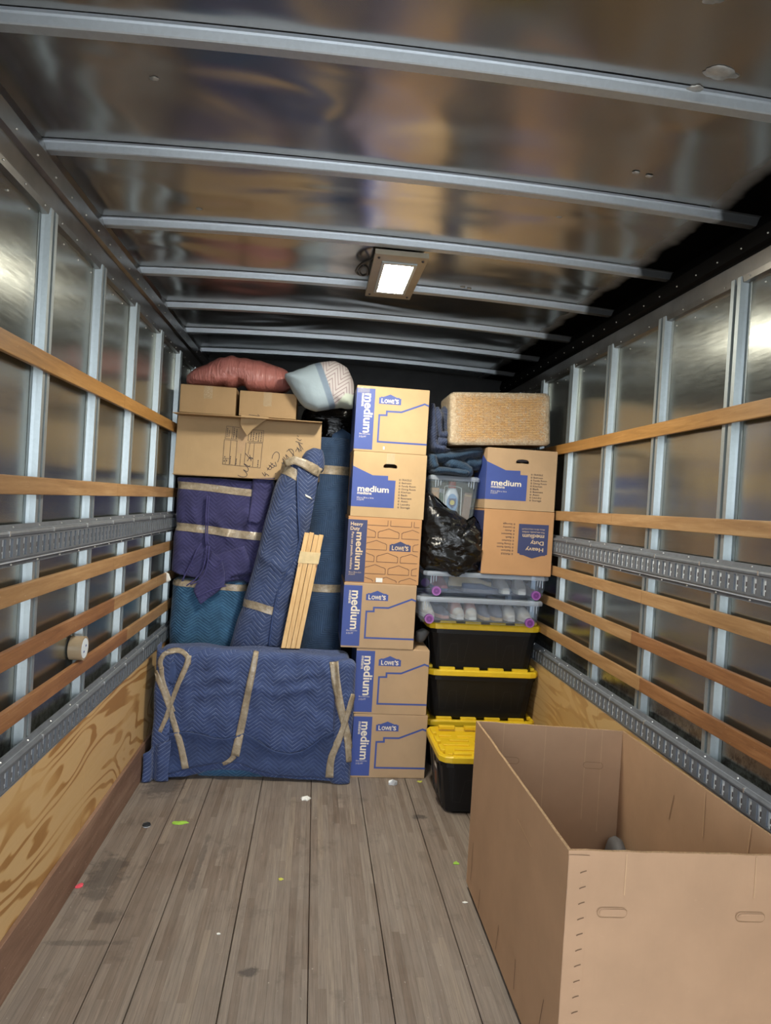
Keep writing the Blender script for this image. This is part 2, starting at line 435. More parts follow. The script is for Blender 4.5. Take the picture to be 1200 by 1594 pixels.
# side walls
RAILS = [(2.053, 2.114), (1.638, 1.697), (1.292, 1.351), (1.094, 1.152), (0.899, 0.960)]
TRACKS = [(1.424, 1.532), (0.690, 0.796)]
STUDS = [2.454-0.5556*k for k in range(5, 0, -1)] + [2.454+0.5556*k for k in range(6)]
def side_wall(side):
    s = -1 if side == 'left' else 1
    W = empty('wall_'+side); tag(W, kind='structure')
    ys = [REAR]+STUDS+[FRONT]
    for a, b in zip(ys[:-1], ys[1:]):              # skin sheets, one per bay, faintly oil-canned
        vs, fs = [], []
        ny, nzz = 6, 20
        for j in range(nzz+1):
            z = 0.15+(ZC+0.03-0.15)*j/nzz
            for i in range(ny+1):
                y = a+(b-a)*i/ny
                bul = math.sin(math.pi*i/ny)*(0.004*nz(y*1.3, z*1.1, 5*s))
                vs.append((s*(SHX+bul), y, z))
        for j in range(nzz):
            for i in range(ny):
                k = j*(ny+1)+i
                q = (k, k+1, k+ny+2, k+ny+1)
                fs.append(q if s < 0 else q[::-1])
        pyd('skin_sheet', vs, fs, M['wall_sheet'], W, True)
    for y in STUDS:                                 # galvanised hat-section studs
        d = SHX-STX
        prof = [(0, -0.056), (0, -0.036), (d*0.35, -0.0335), (d, -0.030), (d, -0.009), (d*0.15, -0.008), (d*0.15, 0.008), (d, 0.009), (d, 0.030), (d*0.35, 0.0335), (0, 0.036), (0, 0.056)]
        vs, fs = [], []
        for z in (0.2, 2.60):
            for (px, py) in prof: vs.append((s*(SHX-0.001-px), y+py, z))
        k = len(prof)
        for i in range(k-1):
            q = (i, i+1, i+1+k, i+k)
            fs.append(q if s < 0 else q[::-1])
        pyd('stud', vs, fs, M['galvanised_stud'], W)
    # upper cornice: two stepped rails
    prof = [(SHX, 2.575), (1.236, 2.578), (1.232, 2.60), (1.228, 2.655), (1.238, 2.662), (1.238, 2.672), (1.222, 2.682), (1.214, 2.735), (1.222, 2.752), (1.235, 2.79), (SHX, 2.80)]
    if s > 0: prof = prof[:]
    mm = [M['cornice_metal'], M['cornice_metal'] if s < 0 else M['cornice_black']]
    for part, pr in (('cornice_lower', prof[:5]), ('cornice_upper', prof[4:])):
        extrude_y([(s*x, z) for x, z in (pr if s < 0 else pr[::-1])], [REAR, FRONT], part, mm[0 if part == 'cornice_lower' else 1], W)
    # rivets of the skin and cornice
    bm = bmesh.new()
    g = rnd_seed(4+s)
    spots = []
    y = 0.8
    while y < FRONT-0.1:
        spots += [(SHX, y, 2.545+g.uniform(-.006, .006), 0.004), (1.233, y+0.06, 2.59, 0.0035), (1.219, y+0.1, 2.70, 0.004)]
        y += 0.152
    for (x, y, z, r) in spots:
        mt = Matrix.Translation((s*(x-0.001), y, z))
        bmesh.ops.create_icosphere(bm, subdivisions=1, radius=r, matrix=mt)
    o = bm_obj('rivets', bm, M['rivet_metal'], W, True); tag(o, kind='stuff')
    # wooden rails, each in a few boards end to end
    g = rnd_seed(11 if s < 0 else 23)
    for ri, (z0, z1) in enumerate(RAILS):
        cuts = [REAR, 1.2+g.uniform(-.2, .5), 3.35+g.uniform(-.45, .35), 4.25+g.uniform(-.1, .25), FRONT]
        if s < 0 and ri == 3: cuts[2] = 3.36
        if s < 0 and ri == 4: cuts[2] = 3.62
        for i, (a, b) in enumerate(zip(cuts[:-1], cuts[1:])):
            key = {0: 'rail_amber', 1: 'rail_tan', 2: 'rail_tan', 3: 'rail_tan', 4: 'rail_tan'}[ri]
            if ri >= 3 and s < 0 and i <= 1: key = 'rail_brown'
            if s > 0: key = ('rail_amber', 'rail_tan', 'rail_tan', 'rail_brown' if i < 2 else 'rail_tan', 'rail_brown' if i == 1 else 'rail_tan')[ri]
            xs = sorted((s*RLX, s*(STX-0.0005)))
            box('wood_rail', xs[0], xs[1], a+0.0006, b-0.0006, z0, z1, M[key], W, 0.003, 2)
    # slotted steel cargo tracks
    for (z0, z1) in TRACKS:
        track(W, s, z0, z1)
    # plywood liner boards and kick board
    cuts = [REAR, 1.0, 3.05 if s < 0 else 3.4, FRONT]
    for a, b in zip(cuts[:-1], cuts[1:]):
        xs = sorted((s*1.214, s*1.232))
        box('plywood_liner', xs[0], xs[1], a+0.001, b-0.001, 0.0, 0.70, M['plywood'], W, 0.0012)
    xs = sorted((s*1.197, s*1.2138))
    for a, b in ((REAR, 2.2), (2.2, FRONT)):
        box('kick_board', xs[0], xs[1], a+0.001, b-0.001, 0.0, 0.205, M['kick_board'], W, 0.002)
    return W
def track(W, s, z0, z1):
    """folded steel track: flat face with upright slots, rounded lips above and below, back plate behind the slots"""
    pit, y0, y1 = 0.0508, 0.6, 5.3
    zf0, zf1 = z0+0.016, z1-0.024
    xf = RLX-0.004
    n = int((y1-y0)/pit)
    vs, fs = [], []
    def V(x, y, z): vs.append((s*x, y, z)); return len(vs)-1
    def F(*q): fs.append(q if s < 0 else q[::-1])
    hz0, hz1 = zf0+0.006, zf1-0.005
    for i in range(n):
        a = y0+i*pit
        b = a+pit
        h0, h1 = a+0.012, a+0.038
        zz = (zf0, hz0, hz1, zf1)
        yy = (a, h0, h1, b)
        g = [[V(xf, y, z) for y in yy] for z in zz]
        for r in range(3):
            for c in range(3):
                if r == 1 and c == 1: continue
                F(g[r][c], g[r][c+1], g[r+1][c+1], g[r+1][c])
        dp = xf+0.0065
        q = [V(dp, h0, hz0), V(dp, h1, hz0), V(dp, h1, hz1), V(dp, h0, hz1)]
        c = [g[1][1], g[1][2], g[2][2], g[2][1]]
        for k in range(4):
            F(c[k], q[k], q[(k+1) % 4], c[(k+1) % 4])
    for pr in ([(xf, zf0), (xf+0.003, zf0-0.006), (xf+0.016, zf0-0.009), (xf+0.018, z0-0.012), (STX, z0-0.012)],
               [(xf, zf1), (xf-0.004, zf1+0.004), (xf-0.005, zf1+0.011), (xf-0.001, zf1+0.018), (xf+0.012, zf1+0.021), (xf+0.015, z1+0.012), (STX, z1+0.012)]):
        if pr[0][1] < pr[-1][1]: pr = pr[::-1]
        for (xa, za), (xb, zb) in zip(pr[:-1], pr[1:]):
            F(V(xb, y0, zb), V(xb, y1, zb), V(xa, y1, za), V(xa, y0, za))
    o = pyd('cargo_track', vs, fs, M['track_grey'], W)
    xs = sorted((s*(xf+0.007), s*(xf+0.0095)))
    box('back_plate', xs[0], xs[1], y0, y1, z0+0.004, z1-0.004, M['track_back'], o)
    # notched tongues standing in the slots
    bm = bmesh.new()
    for i in range(n):
        a = y0+i*pit
        x0, x1 = sorted((s*(xf+0.0015), s*(xf+0.0068)))
        zc = (hz0+hz1)/2
        add_box(bm, x0, x1, a+0.0122, a+0.021, zc-0.008, zc+0.008)
        add_box(bm, x0, x1, a+0.0122, a+0.018, hz0, zc-0.014)
    o2 = bm_obj('slot_tongues', bm, M['ink_dark'], o); tag(o2, kind='stuff')
    bm = bmesh.new()
    for i in range(n):
        if i % 4 == 0:
            for z in (z0-0.004, z1+0.004):
                bmesh.ops.create_icosphere(bm, subdivisions=1, radius=0.004, matrix=Matrix.Translation((s*(xf+0.013), y0+i*pit+0.01, z)))
        if i % 7 == 3:
            x0, x1 = sorted((s*(xf-0.0062), s*(xf+0.004)))
            add_box(bm, x0, x1, y0+i*pit-0.003, y0+i*pit+0.003, zf1+0.003, zf1+0.019)
    o3 = bm_obj('track_bolts', bm, M['rivet_metal'], o); tag(o3, kind='stuff')
side_wall('left'); side_wall('right')
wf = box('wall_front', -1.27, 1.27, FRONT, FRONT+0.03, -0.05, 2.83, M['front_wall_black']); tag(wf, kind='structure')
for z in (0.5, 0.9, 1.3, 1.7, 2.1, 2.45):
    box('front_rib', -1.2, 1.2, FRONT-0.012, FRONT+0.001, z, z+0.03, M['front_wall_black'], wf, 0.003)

# ceiling light
plain('lamp_bronze', (0.30, 0.265, 0.20), 0.4, 0.5, 0.1, 10)
plain('cable_black', (0.02, 0.02, 0.02), 0.4)
t = NT('led_emitter')
t.set((0.9, 0.9, 0.85), 0.4)
t.b.inputs['Emission Color'].default_value = (1.0, 0.96, 0.80, 1)
t.b.inputs['Emission Strength'].default_value = 55
M['led'] = t.m
lt = empty('ceiling_light', (0.02, 3.31, 2.80)); tag(lt, 'lit rectangular LED work light with bronze surround on the metal ceiling', 'ceiling light')
# plate with an opening, frame lip, lens recess and four LED strips
def frame_plate(name, ox, oy, ix, iy, z0, z1, m, parent, iz=None):
    vs, fs = [], []
    for (x, y, z) in [(-ox, -oy, z0), (ox, -oy, z0), (ox, oy, z0), (-ox, oy, z0), (-ix, -iy, z0), (ix, -iy, z0), (ix, iy, z0), (-ix, iy, z0)]: vs.append((x, y, z))
    for i in range(8): vs.append((vs[i][0], vs[i][1], z1))
    for i in range(4):
        j = (i+1) % 4
        fs += [(i, i+4, j+4, j), (i+8, j+8, j+12, i+12), (i, j, j+8, i+8), (i+4, i+12, j+12, j+4)]
    return pyd(name, vs, fs, m, parent)
frame_plate('mounting_plate', 0.118, 0.312, 0.078, 0.225, -0.040, -0.018, M['lamp_bronze'], lt)
frame_plate('lens_bezel', 0.080, 0.228, 0.066, 0.205, -0.046, -0.030, M['galvanised_stud'], lt)
box('housing', -0.085, 0.085, -0.235, 0.235, -0.018, 0.012, M['lamp_bronze'], lt, 0.004)
for i in range(4):
    box('led_strip', -0.060+i*0.0305, -0.060+i*0.0305+0.0275, -0.195, 0.185, -0.034, -0.028, M['led'], lt, 0.001)
for sx in (-1, 1):
    for sy in (-1, 1):
        bm = bmesh.new(); bmesh.ops.create_icosphere(bm, subdivisions=2, radius=0.006, matrix=Matrix.Translation((sx*0.098, sy*0.27, -0.041)))
        bm_obj('screw', bm, M['ink_dark'], lt, True)
cab = smooth_pts([(-0.10, 0.02, -0.01), (-0.15, 0.05, -0.02), (-0.17, -0.02, -0.022), (-0.155, -0.09, -0.02), (-0.135, -0.04, -0.012), (-0.13, 0.03, -0.02), (-0.16, 0.06, -0.016), (-0.185, 0.0, -0.018), (-0.165, -0.10, -0.015), (-0.125, -0.16, -0.01), (-0.10, -0.2, -0.005)], 6)
tube('power_cable', cab, 0.006, M['cable_black'], lt)
# the lamp's light
ld = bpy.data.lights.new('led_light', 'AREA')
ld.shape = 'RECTANGLE'; ld.size = 0.12; ld.size_y = 0.38
ld.energy = LED_W; ld.color = (1.0, 0.93, 0.78)
lo = bpy.data.objects.new('led_light', ld)
COL.objects.link(lo); lo.location = (0.0, 0.0, -0.048); lo.parent = lt
# ================================================================ CARGO: helpers
WR = set()
_link0 = link
def link(name, me, m, parent=None):
    o = _link0(name, me, m, parent)
    if parent is not None and parent.name in WR:
        o.matrix_parent_inverse = Matrix.Translation(-Vector(parent.location))
    return o
def wroot(name, loc, label, cat, group=None):
    """Empty at a thing's base; its parts keep world coordinates"""
    o = empty(name, loc)
    WR.add(o.name)
    return tag(o, label, cat, group)
def bvh_of(*objs):
    vs, fs = [], []
    for o in objs:
        b = len(vs)
        vs += [v.co.copy() for v in o.data.vertices]
        fs += [tuple(i+b for i in p.vertices) for p in o.data.polygons]
    return BVHTree.FromPolygons(vs, fs)
def resample(pts, n):
    pts = [Vector(p) for p in pts]
    L = [0.0]
    for a, b in zip(pts[:-1], pts[1:]): L.append(L[-1]+(b-a).length)
    out = []
    for k in range(n+1):
        s = L[-1]*k/n
        i = 0
        while i < len(pts)-2 and L[i+1] < s: i += 1
        t = (s-L[i])/max(1e-9, L[i+1]-L[i])
        out.append(pts[i].lerp(pts[i+1], min(1, max(0, t))))
    return out
def px_sheet(name, bvh, la, lb, m, parent, n=24, nu=4, off=0.004, th=0.0, Yf=4.3, smooth=True, wav=0.0):
    """sheet laid on a surface between two outlines given as photograph pixels; sits off metres proud of it"""
    A, B = resample([(*p, 0) for p in la], n), resample([(*p, 0) for p in lb], n)
    vs, uv, lastY = [], [], Yf
    for k in range(n+1):
        for i in range(nu+1):
            q = A[k].lerp(B[k], i/nu)
            d = ray_dir(q.x, q.y).normalized()
            h = bvh.ray_cast(CAM, d)
            if h[0] is not None and h[0].y < Yf+0.25:
                nrm = h[1] if h[1].dot(d) < 0 else -h[1]
                p = h[0]+(nrm*0.5-d*0.5).normalized()*off
                lastY = p.y
            else:
                p = CAM + d*(lastY/d.y)
            if wav: p = p - d*wav*(0.5+0.5*nz(q.x*0.06, q.y*0.06, 4))
            vs.append(p)
            uv.append((p.x, p.z))
    fs = [(k*(nu+1)+i, k*(nu+1)+i+1, (k+1)*(nu+1)+i+1, (k+1)*(nu+1)+i) for k in range(n) for i in range(nu)]
    f0 = fs[0]
    nn = (vs[f0[1]]-vs[f0[0]]).cross(vs[f0[3]]-vs[f0[0]])
    if nn.dot(CAM-vs[0]) < 0: fs = [f[::-1] for f in fs]
    o = pyd(name, vs, fs, m, parent, smooth, uv)
    if th:
        md = o.modifiers.new('thickness', 'SOLIDIFY'); md.thickness = th; md.offset = -1.0
    return o
def strip_px(pts, w0, w1=None):
    """two outlines on either side of a pixel centre line"""
    w1 = w0 if w1 is None else w1
    c = [Vector((p[0], p[1])) for p in pts]
    L, R = [], []
    for i, p in enumerate(c):
        a, b = c[max(0, i-1)], c[min(len(c)-1, i+1)]
        d = (b-a).normalized(); n = Vector((-d.y, d.x))
        w = (w0+(w1-w0)*i/(len(c)-1))/2
        L.append((p.x+n.x*w, p.y+n.y*w)); R.append((p.x-n.x*w, p.y-n.y*w))
    return L, R
def rrect(w, d, r, n):
    """rounded rectangle about the origin, anticlockwise, n points evenly spaced by length"""
    r = min(r, w/2-1e-4, d/2-1e-4)
    pts = []
    for (cx, cy, a0) in ((w/2-r, -d/2+r, -90), (w/2-r, d/2-r, 0), (-w/2+r, d/2-r, 90), (-w/2+r, -d/2+r, 180)):
        for k in range(9):
            a = math.radians(a0+90*k/8)
            pts.append((cx+r*math.cos(a), cy+r*math.sin(a), 0))
    pts.append(pts[0])
    return [(p.x, p.y) for p in resample(pts, n)[:-1]]
def creases(p, L):
    s = 0.0
    for (x0, z0, x1, z1, A, wd) in L:
        dx, dz = x1-x0, z1-z0
        t = ((p.x-x0)*dx+(p.z-z0)*dz)/(dx*dx+dz*dz)
        tc = min(1, max(0, t))
        dd = math.hypot(p.x-x0-tc*dx, p.z-z0-tc*dz)
        e = min(1.0, 4*min(tc+0.06, 1.06-tc))
        s += A*e*math.exp(-(dd/wd)**2)
    return s
def wrap_loft(name, x0, x1, y0, y1, z0, z1, r, rt, m, parent, n=150, nk=46, hem=None, disp=None, shift=None, uvs=1.0):
    W, D = x1-x0, y1-y0
    cx, cy = (x0+x1)/2, (y0+y1)/2
    rows = []
    for k in range(nk+1): rows.append((k/nk, 0.0, 0.0))
    for a in range(1, 7):
        t_ = math.radians(90*a/6)
        rows.append((1.0, rt*math.sin(t_), rt*(1-math.cos(t_))))
    for f in (0.35, 0.65, 0.9): rows.append((1.0, rt, rt+(min(W, D)/2-rt)*f))
    vs, uv = [], []
    per = 2*(W+D)
    for (t_, dz, ins) in rows:
        ring = rrect(W-2*ins, D-2*ins, max(0.004, r-ins*0.5), n)
        for i, (x, y) in enumerate(ring):
            X, Y = cx+x, cy+y
            zb = z0+(hem(X, Y) if hem else 0)
            z = zb+(z1-rt-zb)*t_+dz
            if shift:
                sx, sy = shift(z); X += sx; Y += sy
            vs.append(Vector((X, Y, z)))
            uv.append((per*i/n*uvs, (z+ins)*uvs))
    R = len(rows)
    fs = []
    for k in range(R-1):
        for i in range(n):
            j = (i+1) % n
            fs.append((k*n+i, k*n+j, (k+1)*n+j, (k+1)*n+i))
    fs.append(tuple((R-1)*n+i for i in range(n)))
    fs.append(tuple(range(n-1, -1, -1)))
    if disp:
        nn = [Vector() for _ in vs]
        for f in fs[:-2]:
            q = (vs[f[1]]-vs[f[0]]).cross(vs[f[3]]-vs[f[0]])
            for i in f: nn[i] += q
        new = []
        for v, q in zip(vs, nn):
            d = disp(v)
            new.append(v+q.normalized()*d if q.length > 0 else v)
        vs = new
    me = bpy.data.meshes.new(name)
    me.from_pydata([tuple(v) for v in vs], [], fs)
    l = me.uv_layers.new(name='UVMap')
    for p in me.polygons:
        us = [uv[me.loops[i].vertex_index][0] for i in p.loop_indices]
        wrapf = max(us)-min(us) > per*uvs*0.5
        for li in p.loop_indices:
            a = uv[me.loops[li].vertex_index]
            l.data[li].uv = (a[0]+per*uvs if wrapf and a[0] < per*uvs*0.5 else a[0], a[1])
    me.update()
    me.polygons.foreach_set('use_smooth', [True]*len(me.polygons))
    return link(name, me, m, parent)
def band(name, bvh, axis, zf, h, m, parent, R=1.2, n=72, off=0.0035, skew=0.0, nh=3):
    """tape band that goes all the way round a wrapped thing"""
    vs, fs = [], []
    for k in range(nh+1):
        for i in range(n):
            a = 2*math.pi*i/n
            z = zf(a)+h*(k/nh-0.5)
            ax, ay = axis(z)
            d = Vector((math.cos(a), math.sin(a), 0))
            o = Vector((ax, ay, z))+d*R
            hit = bvh.ray_cast(o, -d)
            p = hit[0] if hit[0] is not None else Vector((ax, ay, z))+d*0.1
            vs.append(p+d*off)
    for k in range(nh):
        for i in range(n):
            j = (i+1) % n
            fs.append((k*n+i, k*n+j, (k+1)*n+j, (k+1)*n+i))
    return pyd(name, vs, fs, m, parent, True)
def blob(name, poly, Yc, depth, m, parent=None, sub=5, e=0.75, disp=None, back=None, flat=None, uvk=1.0, cpx=None):
    """soft full-bodied lump: its outline in the upright plane at depth Yc is a star-shaped polygon given in photograph pixels"""
    pts = [P(x, y, Yc) for x, y in poly]
    c = P(*cpx, Yc) if cpx else sum(pts, Vector())/len(pts)
    pol = sorted([(math.atan2(p.z-c.z, p.x-c.x), math.hypot(p.x-c.x, p.z-c.z)) for p in pts])
    def Rf(a):
        k = len(pol)
        for i in range(k):
            a0, r0 = pol[i]; a1, r1 = pol[(i+1) % k]
            if i == k-1: a1 += 2*math.pi
            aa = a if a >= pol[0][0] else a+2*math.pi
            if a0 <= aa <= a1:
                t_ = (aa-a0)/max(1e-9, a1-a0)
                x = r0*math.cos(a0)*(1-t_)+r1*math.cos(a1)*t_
                z = r0*math.sin(a0)*(1-t_)+r1*math.sin(a1)*t_
                return math.hypot(x, z)*0.7+(r0*(1-t_)+r1*t_)*0.3
        return pol[0][1]
    bm = bmesh.new()
    bmesh.ops.create_icosphere(bm, subdivisions=sub, radius=1)
    for v in bm.verts:
        x, y, z = v.co
        rho = math.hypot(x, z)
        a = math.atan2(z, x)
        rr = Rf(a)*(rho**e)
        dp = depth if y < 0 else (back if back else depth)
        v.co = (c.x+rr*math.cos(a), Yc+dp*(abs(y)**0.9)*(1 if y > 0 else -1), c.z+rr*math.sin(a))
    bm.normal_update()
    if disp:
        nw = [v.co+v.normal*disp(v.co) for v in bm.verts]
        for v, q in zip(bm.verts, nw): v.co = q
    if flat is not None:
        for v in bm.verts:
            if v.co.z < flat: v.co.z = flat
    uvl = bm.loops.layers.uv.new('UVMap')
    for f in bm.faces:
        for lp in f.loops: lp[uvl].uv = ((lp.vert.co.x+lp.vert.co.y*0.8)*uvk, lp.vert.co.z*uvk)
    return bm_obj(name, bm, m, parent, True)

# cloth and plastic materials
def quilt(key, base, line, lam=0.047, amp=1.1, pitch=0.0165, rot=0.0, lw=0.16, la=0.55, sat=0.25):
    t = NT(key); uv = t.coord('UV')
    if rot:
        mp = t.n('ShaderNodeMapping'); t.l(uv, mp.inputs[0]); mp.inputs['Rotation'].default_value = (0, 0, rot); uv = mp.outputs[0]
    ob = t.coord('Object')
    wob = t.noise(ob, 7, 2)
    s = t.sep(uv)
    u = t.math('ADD', s[0], t.math('MULTIPLY', wob, 0.012))
    v = t.math('ADD', s[1], t.math('MULTIPLY', t.noise(ob, 5, 2), 0.012))
    z = t.math('ADD', v, t.math('MULTIPLY', t.math('PINGPONG', u, lam), amp))
    pp = t.math('DIVIDE', t.math('PINGPONG', z, pitch/2), pitch/2)
    ln = t.ramp(pp, [(0.0, 1.0), (lw, 0.0)])
    brk = t.ramp(t.noise(ob, 25, 3), [(0.38, 0.25), (0.6, 1.0)])
    n1 = t.noise(ob, 9, 5, 0.65)
    c = t.mix(t.ramp(n1, [(0.3, 0.0), (0.7, 1.0)]), tuple(x*(1-sat) for x in base), tuple(x*(1+sat) for x in base))
    c = t.mix(t.math('MULTIPLY', t.math('MULTIPLY', ln, brk), la), c, line)
    puff = t.math('POWER', pp, 0.5)
    nr = t.bump(t.noise(ob, 16, 4, 0.6), 0.35, 0.02)
    nr = t.bump(puff, 0.4, 0.006, nr)
    M[key] = t.set(c, 0.82, 0, nr, 0.25)
    M[key].node_tree.nodes['Principled BSDF'].inputs['Sheen Weight'].default_value = 0.15
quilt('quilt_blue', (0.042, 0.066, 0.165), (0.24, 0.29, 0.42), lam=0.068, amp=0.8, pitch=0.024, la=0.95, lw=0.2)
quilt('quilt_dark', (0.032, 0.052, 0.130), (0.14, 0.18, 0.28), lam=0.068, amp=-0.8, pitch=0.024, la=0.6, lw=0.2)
quilt('quilt_roll', (0.036, 0.056, 0.135), (0.25, 0.29, 0.40), lam=0.068, amp=0.95, pitch=0.025, la=0.95, lw=0.2)
quilt('quilt_steel', (0.026, 0.055, 0.115), (0.19, 0.26, 0.36), lam=0.12, amp=1.0, pitch=0.017, rot=0.78, la=0.7)
quilt('quilt_purple', (0.040, 0.039, 0.118), (0.14, 0.14, 0.27), lam=0.068, amp=0.8, pitch=0.024, la=0.6)
quilt('quilt_teal', (0.028, 0.088, 0.175), (0.12, 0.27, 0.38), lam=0.08, amp=0.6, pitch=0.019, la=0.9, lw=0.25)
quilt('quilt_grey', (0.034, 0.047, 0.095), (0.16, 0.19, 0.28), lam=0.05, amp=0.9, pitch=0.018, la=0.8)
quilt('quilt_slate', (0.022, 0.048, 0.088), (0.08, 0.13, 0.20), lam=0.06, amp=0.7, pitch=0.013, la=0.3)
plain('binding_blue', (0.03, 0.055, 0.15), 0.75, 0, 0.2, 30)
plain('binding_purple', (0.045, 0.042, 0.15), 0.75, 0, 0.2, 30)
t = NT('packing_tape'); co = t.coord()
f = t.noise(t.scale(co, (1, 1, 1)), 30, 5, 0.7)
c = t.ramp(f, [(0.3, (0.235, 0.185, 0.125)), (0.55, (0.33, 0.27, 0.19)), (0.72, (0.45, 0.39, 0.30))])
M['tape'] = t.set(c, t.ramp(t.noise(co, 18, 3), [(0.35, 0.12), (0.65, 0.4)]), 0, t.bump(t.noise(co, 45, 4), 0.6, 0.006), 0.6)
plain('masking_tape', (0.60, 0.47, 0.26), 0.6, 0, 0.1, 30, 0.3, 40)
t = NT('clear_tape'); tr = t.n('ShaderNodeBsdfTransparent'); mx = t.n('ShaderNodeMixShader')
t.set((0.75, 0.68, 0.5), 0.1, 0, t.bump(t.noise(t.coord(), 60, 4), 0.6, 0.005))
t.l(tr.outputs[0], mx.inputs[1]); t.l(t.b.outputs[0], mx.inputs[2]); mx.inputs[0].default_value = 0.2
t.l(mx.outputs[0], t.out.inputs[0]); M['clear_tape'] = t.m
t = NT('black_bag_film'); co = t.coord()
nr = t.bump(t.noise(t.scale(co, (1.0, 1, 2.2)), 13, 4, 0.6, 1.4), 0.35, 0.02)
M['black_bag'] = t.set((0.004, 0.004, 0.0045), 0.16, 0, nr, 0.55)
plain('tote_black', (0.006, 0.0065, 0.008), 0.42, 0, 0.2, 14, 0.05, 200, 0.35)
plain('tote_yellow', (0.74, 0.50, 0.016), 0.42, 0, 0.06, 10)
plain('purple_plastic', (0.17, 0.035, 0.22), 0.35, 0, 0.1, 10)
plain('purple_dark', (0.08, 0.015, 0.11), 0.35, 0, 0.1, 10)
def clear(key, tint, fac, rough=0.18):
    t = NT(key); tr = t.n('ShaderNodeBsdfTransparent'); mx = t.n('ShaderNodeMixShader')
    tr.inputs[0].default_value = (0.93, 0.96, 1.0, 1)
    t.set(tint, rough, 0, None, 0.6)
    t.l(tr.outputs[0], mx.inputs[1]); t.l(t.b.outputs[0], mx.inputs[2]); mx.inputs[0].default_value = fac
    t.l(mx.outputs[0], t.out.inputs[0]); M[key] = t.m
clear('clear_plastic', (0.45, 0.51, 0.62), 0.12)
clear('clear_lid', (0.55, 0.62, 0.72), 0.45)
clear('clear_tall', (0.45, 0.50, 0.50), 0.13)
# ================================================================ CARTONS
_tc = {}
def text2d(body, bold=0.0):
    key = (body, bold)
    if key in _tc: return _tc[key]
    cu = bpy.data.curves.new('txt', 'FONT')
    cu.body = body; cu.size = 1.0; cu.offset = bold; cu.resolution_u = 3
    o = bpy.data.objects.new('txt', cu); COL.objects.link(o)
    dg = bpy.context.evaluated_depsgraph_get()
    me = o.evaluated_get(dg).to_mesh()
    vs = [(v.co.x, v.co.y) for v in me.vertices]
    fs = [tuple(p.vertices) for p in me.polygons]
    o.evaluated_get(dg).to_mesh_clear()
    bpy.data.objects.remove(o, do_unlink=True)
    x0, x1 = min(v[0] for v in vs), max(v[0] for v in vs)
    vs = [(x-x0, y) for x, y in vs]
    _tc[key] = (vs, fs, x1-x0)
    return _tc[key]
def stroke(pts, wd, closed=False):
    """mitred ribbon along a 2D polyline -> verts, quads"""
    n = len(pts)
    vs, fs = [], []
    for i, p in enumerate(pts):
        a = Vector(pts[i-1]) if (i > 0 or closed) else None
        b = Vector(pts[(i+1) % n]) if (i < n-1 or closed) else None
        p = Vector(p)
        d0 = (p-a).normalized() if a is not None and (p-a).length > 1e-9 else None
        d1 = (b-p).normalized() if b is not None and (b-p).length > 1e-9 else None
        if d0 is None: d0 = d1
        if d1 is None: d1 = d0
        m = (d0+d1)
        m = m.normalized() if m.length > 1e-6 else d0
        nn = Vector((-m.y, m.x))
        k = 1/max(0.35, abs(m.dot(d0)))
        vs += [tuple(p+nn*wd/2*k), tuple(p-nn*wd/2*k)]
    for i in range(n if closed else n-1):
        j = (i+1) % n
        fs.append((2*i, 2*i+1, 2*j+1, 2*j))
    return vs, fs
class Print:
    """flat print on a carton face, collected in face coordinates (u right, v up, metres from the lower left corner)"""
    def __init__(self): self.v, self.f = [], []
    def add(self, vs, fs):
        b = len(self.v)
        self.v += vs; self.f += [tuple(i+b for i in q) for q in fs]
        return self
    def poly(self, pts): return self.add([tuple(p) for p in pts], [tuple(range(len(pts)))])
    def line(self, pts, wd, closed=False): return self.add(*stroke(pts, wd, closed))
    def text(self, body, u, v, size, rot=0, bold=0.0, width=None):
        vs, fs, w0 = text2d(body, bold)
        sx = size if width is None else width/w0
        ca, sa = math.cos(math.radians(rot)), math.sin(math.radians(rot))
        return self.add([(u+ca*x*sx-sa*y*size, v+sa*x*sx+ca*y*size) for x, y in vs], fs)
    def make(self, name, m, parent, place):
        vs = [place(u, v) for u, v in self.v]
        fs = []
        for q in self.f:
            if len(q) >= 3:
                nn = (Vector(vs[q[1]])-Vector(vs[q[0]])).cross(Vector(vs[q[2]])-Vector(vs[q[1]]))
                fs.append(q)
        o = pyd(name, vs, fs, m, parent)
        if name in ('small_lettering', 'room_checklist', 'size_lettering', 'logo_lettering', 'house_pattern'): o['kind'] = 'stuff'
        return o
def fr(w, d, eps): return lambda u, v: (u-w/2, -d/2-eps, v)
def lf(w, d, eps): return lambda u, v: (-w/2-eps, d/2-u, v)
def rt_(w, d, eps): return lambda u, v: (w/2+eps, -d/2+u, v)
def conv(TL, TR, BL, w, h):
    """picture coordinates of a face in a close-up -> face metres"""
    ex = (TR[0]-TL[0], TR[1]-TL[1]); ey = (BL[0]-TL[0], BL[1]-TL[1])
    det = ex[0]*ey[1]-ex[1]*ey[0]
    def f(x, y):
        dx, dy = x-TL[0], y-TL[1]
        a = (dx*ey[1]-dy*ey[0])/det; b = (ex[0]*dy-ex[1]*dx)/det
        return (a*w, (1-b)*h)
    return f
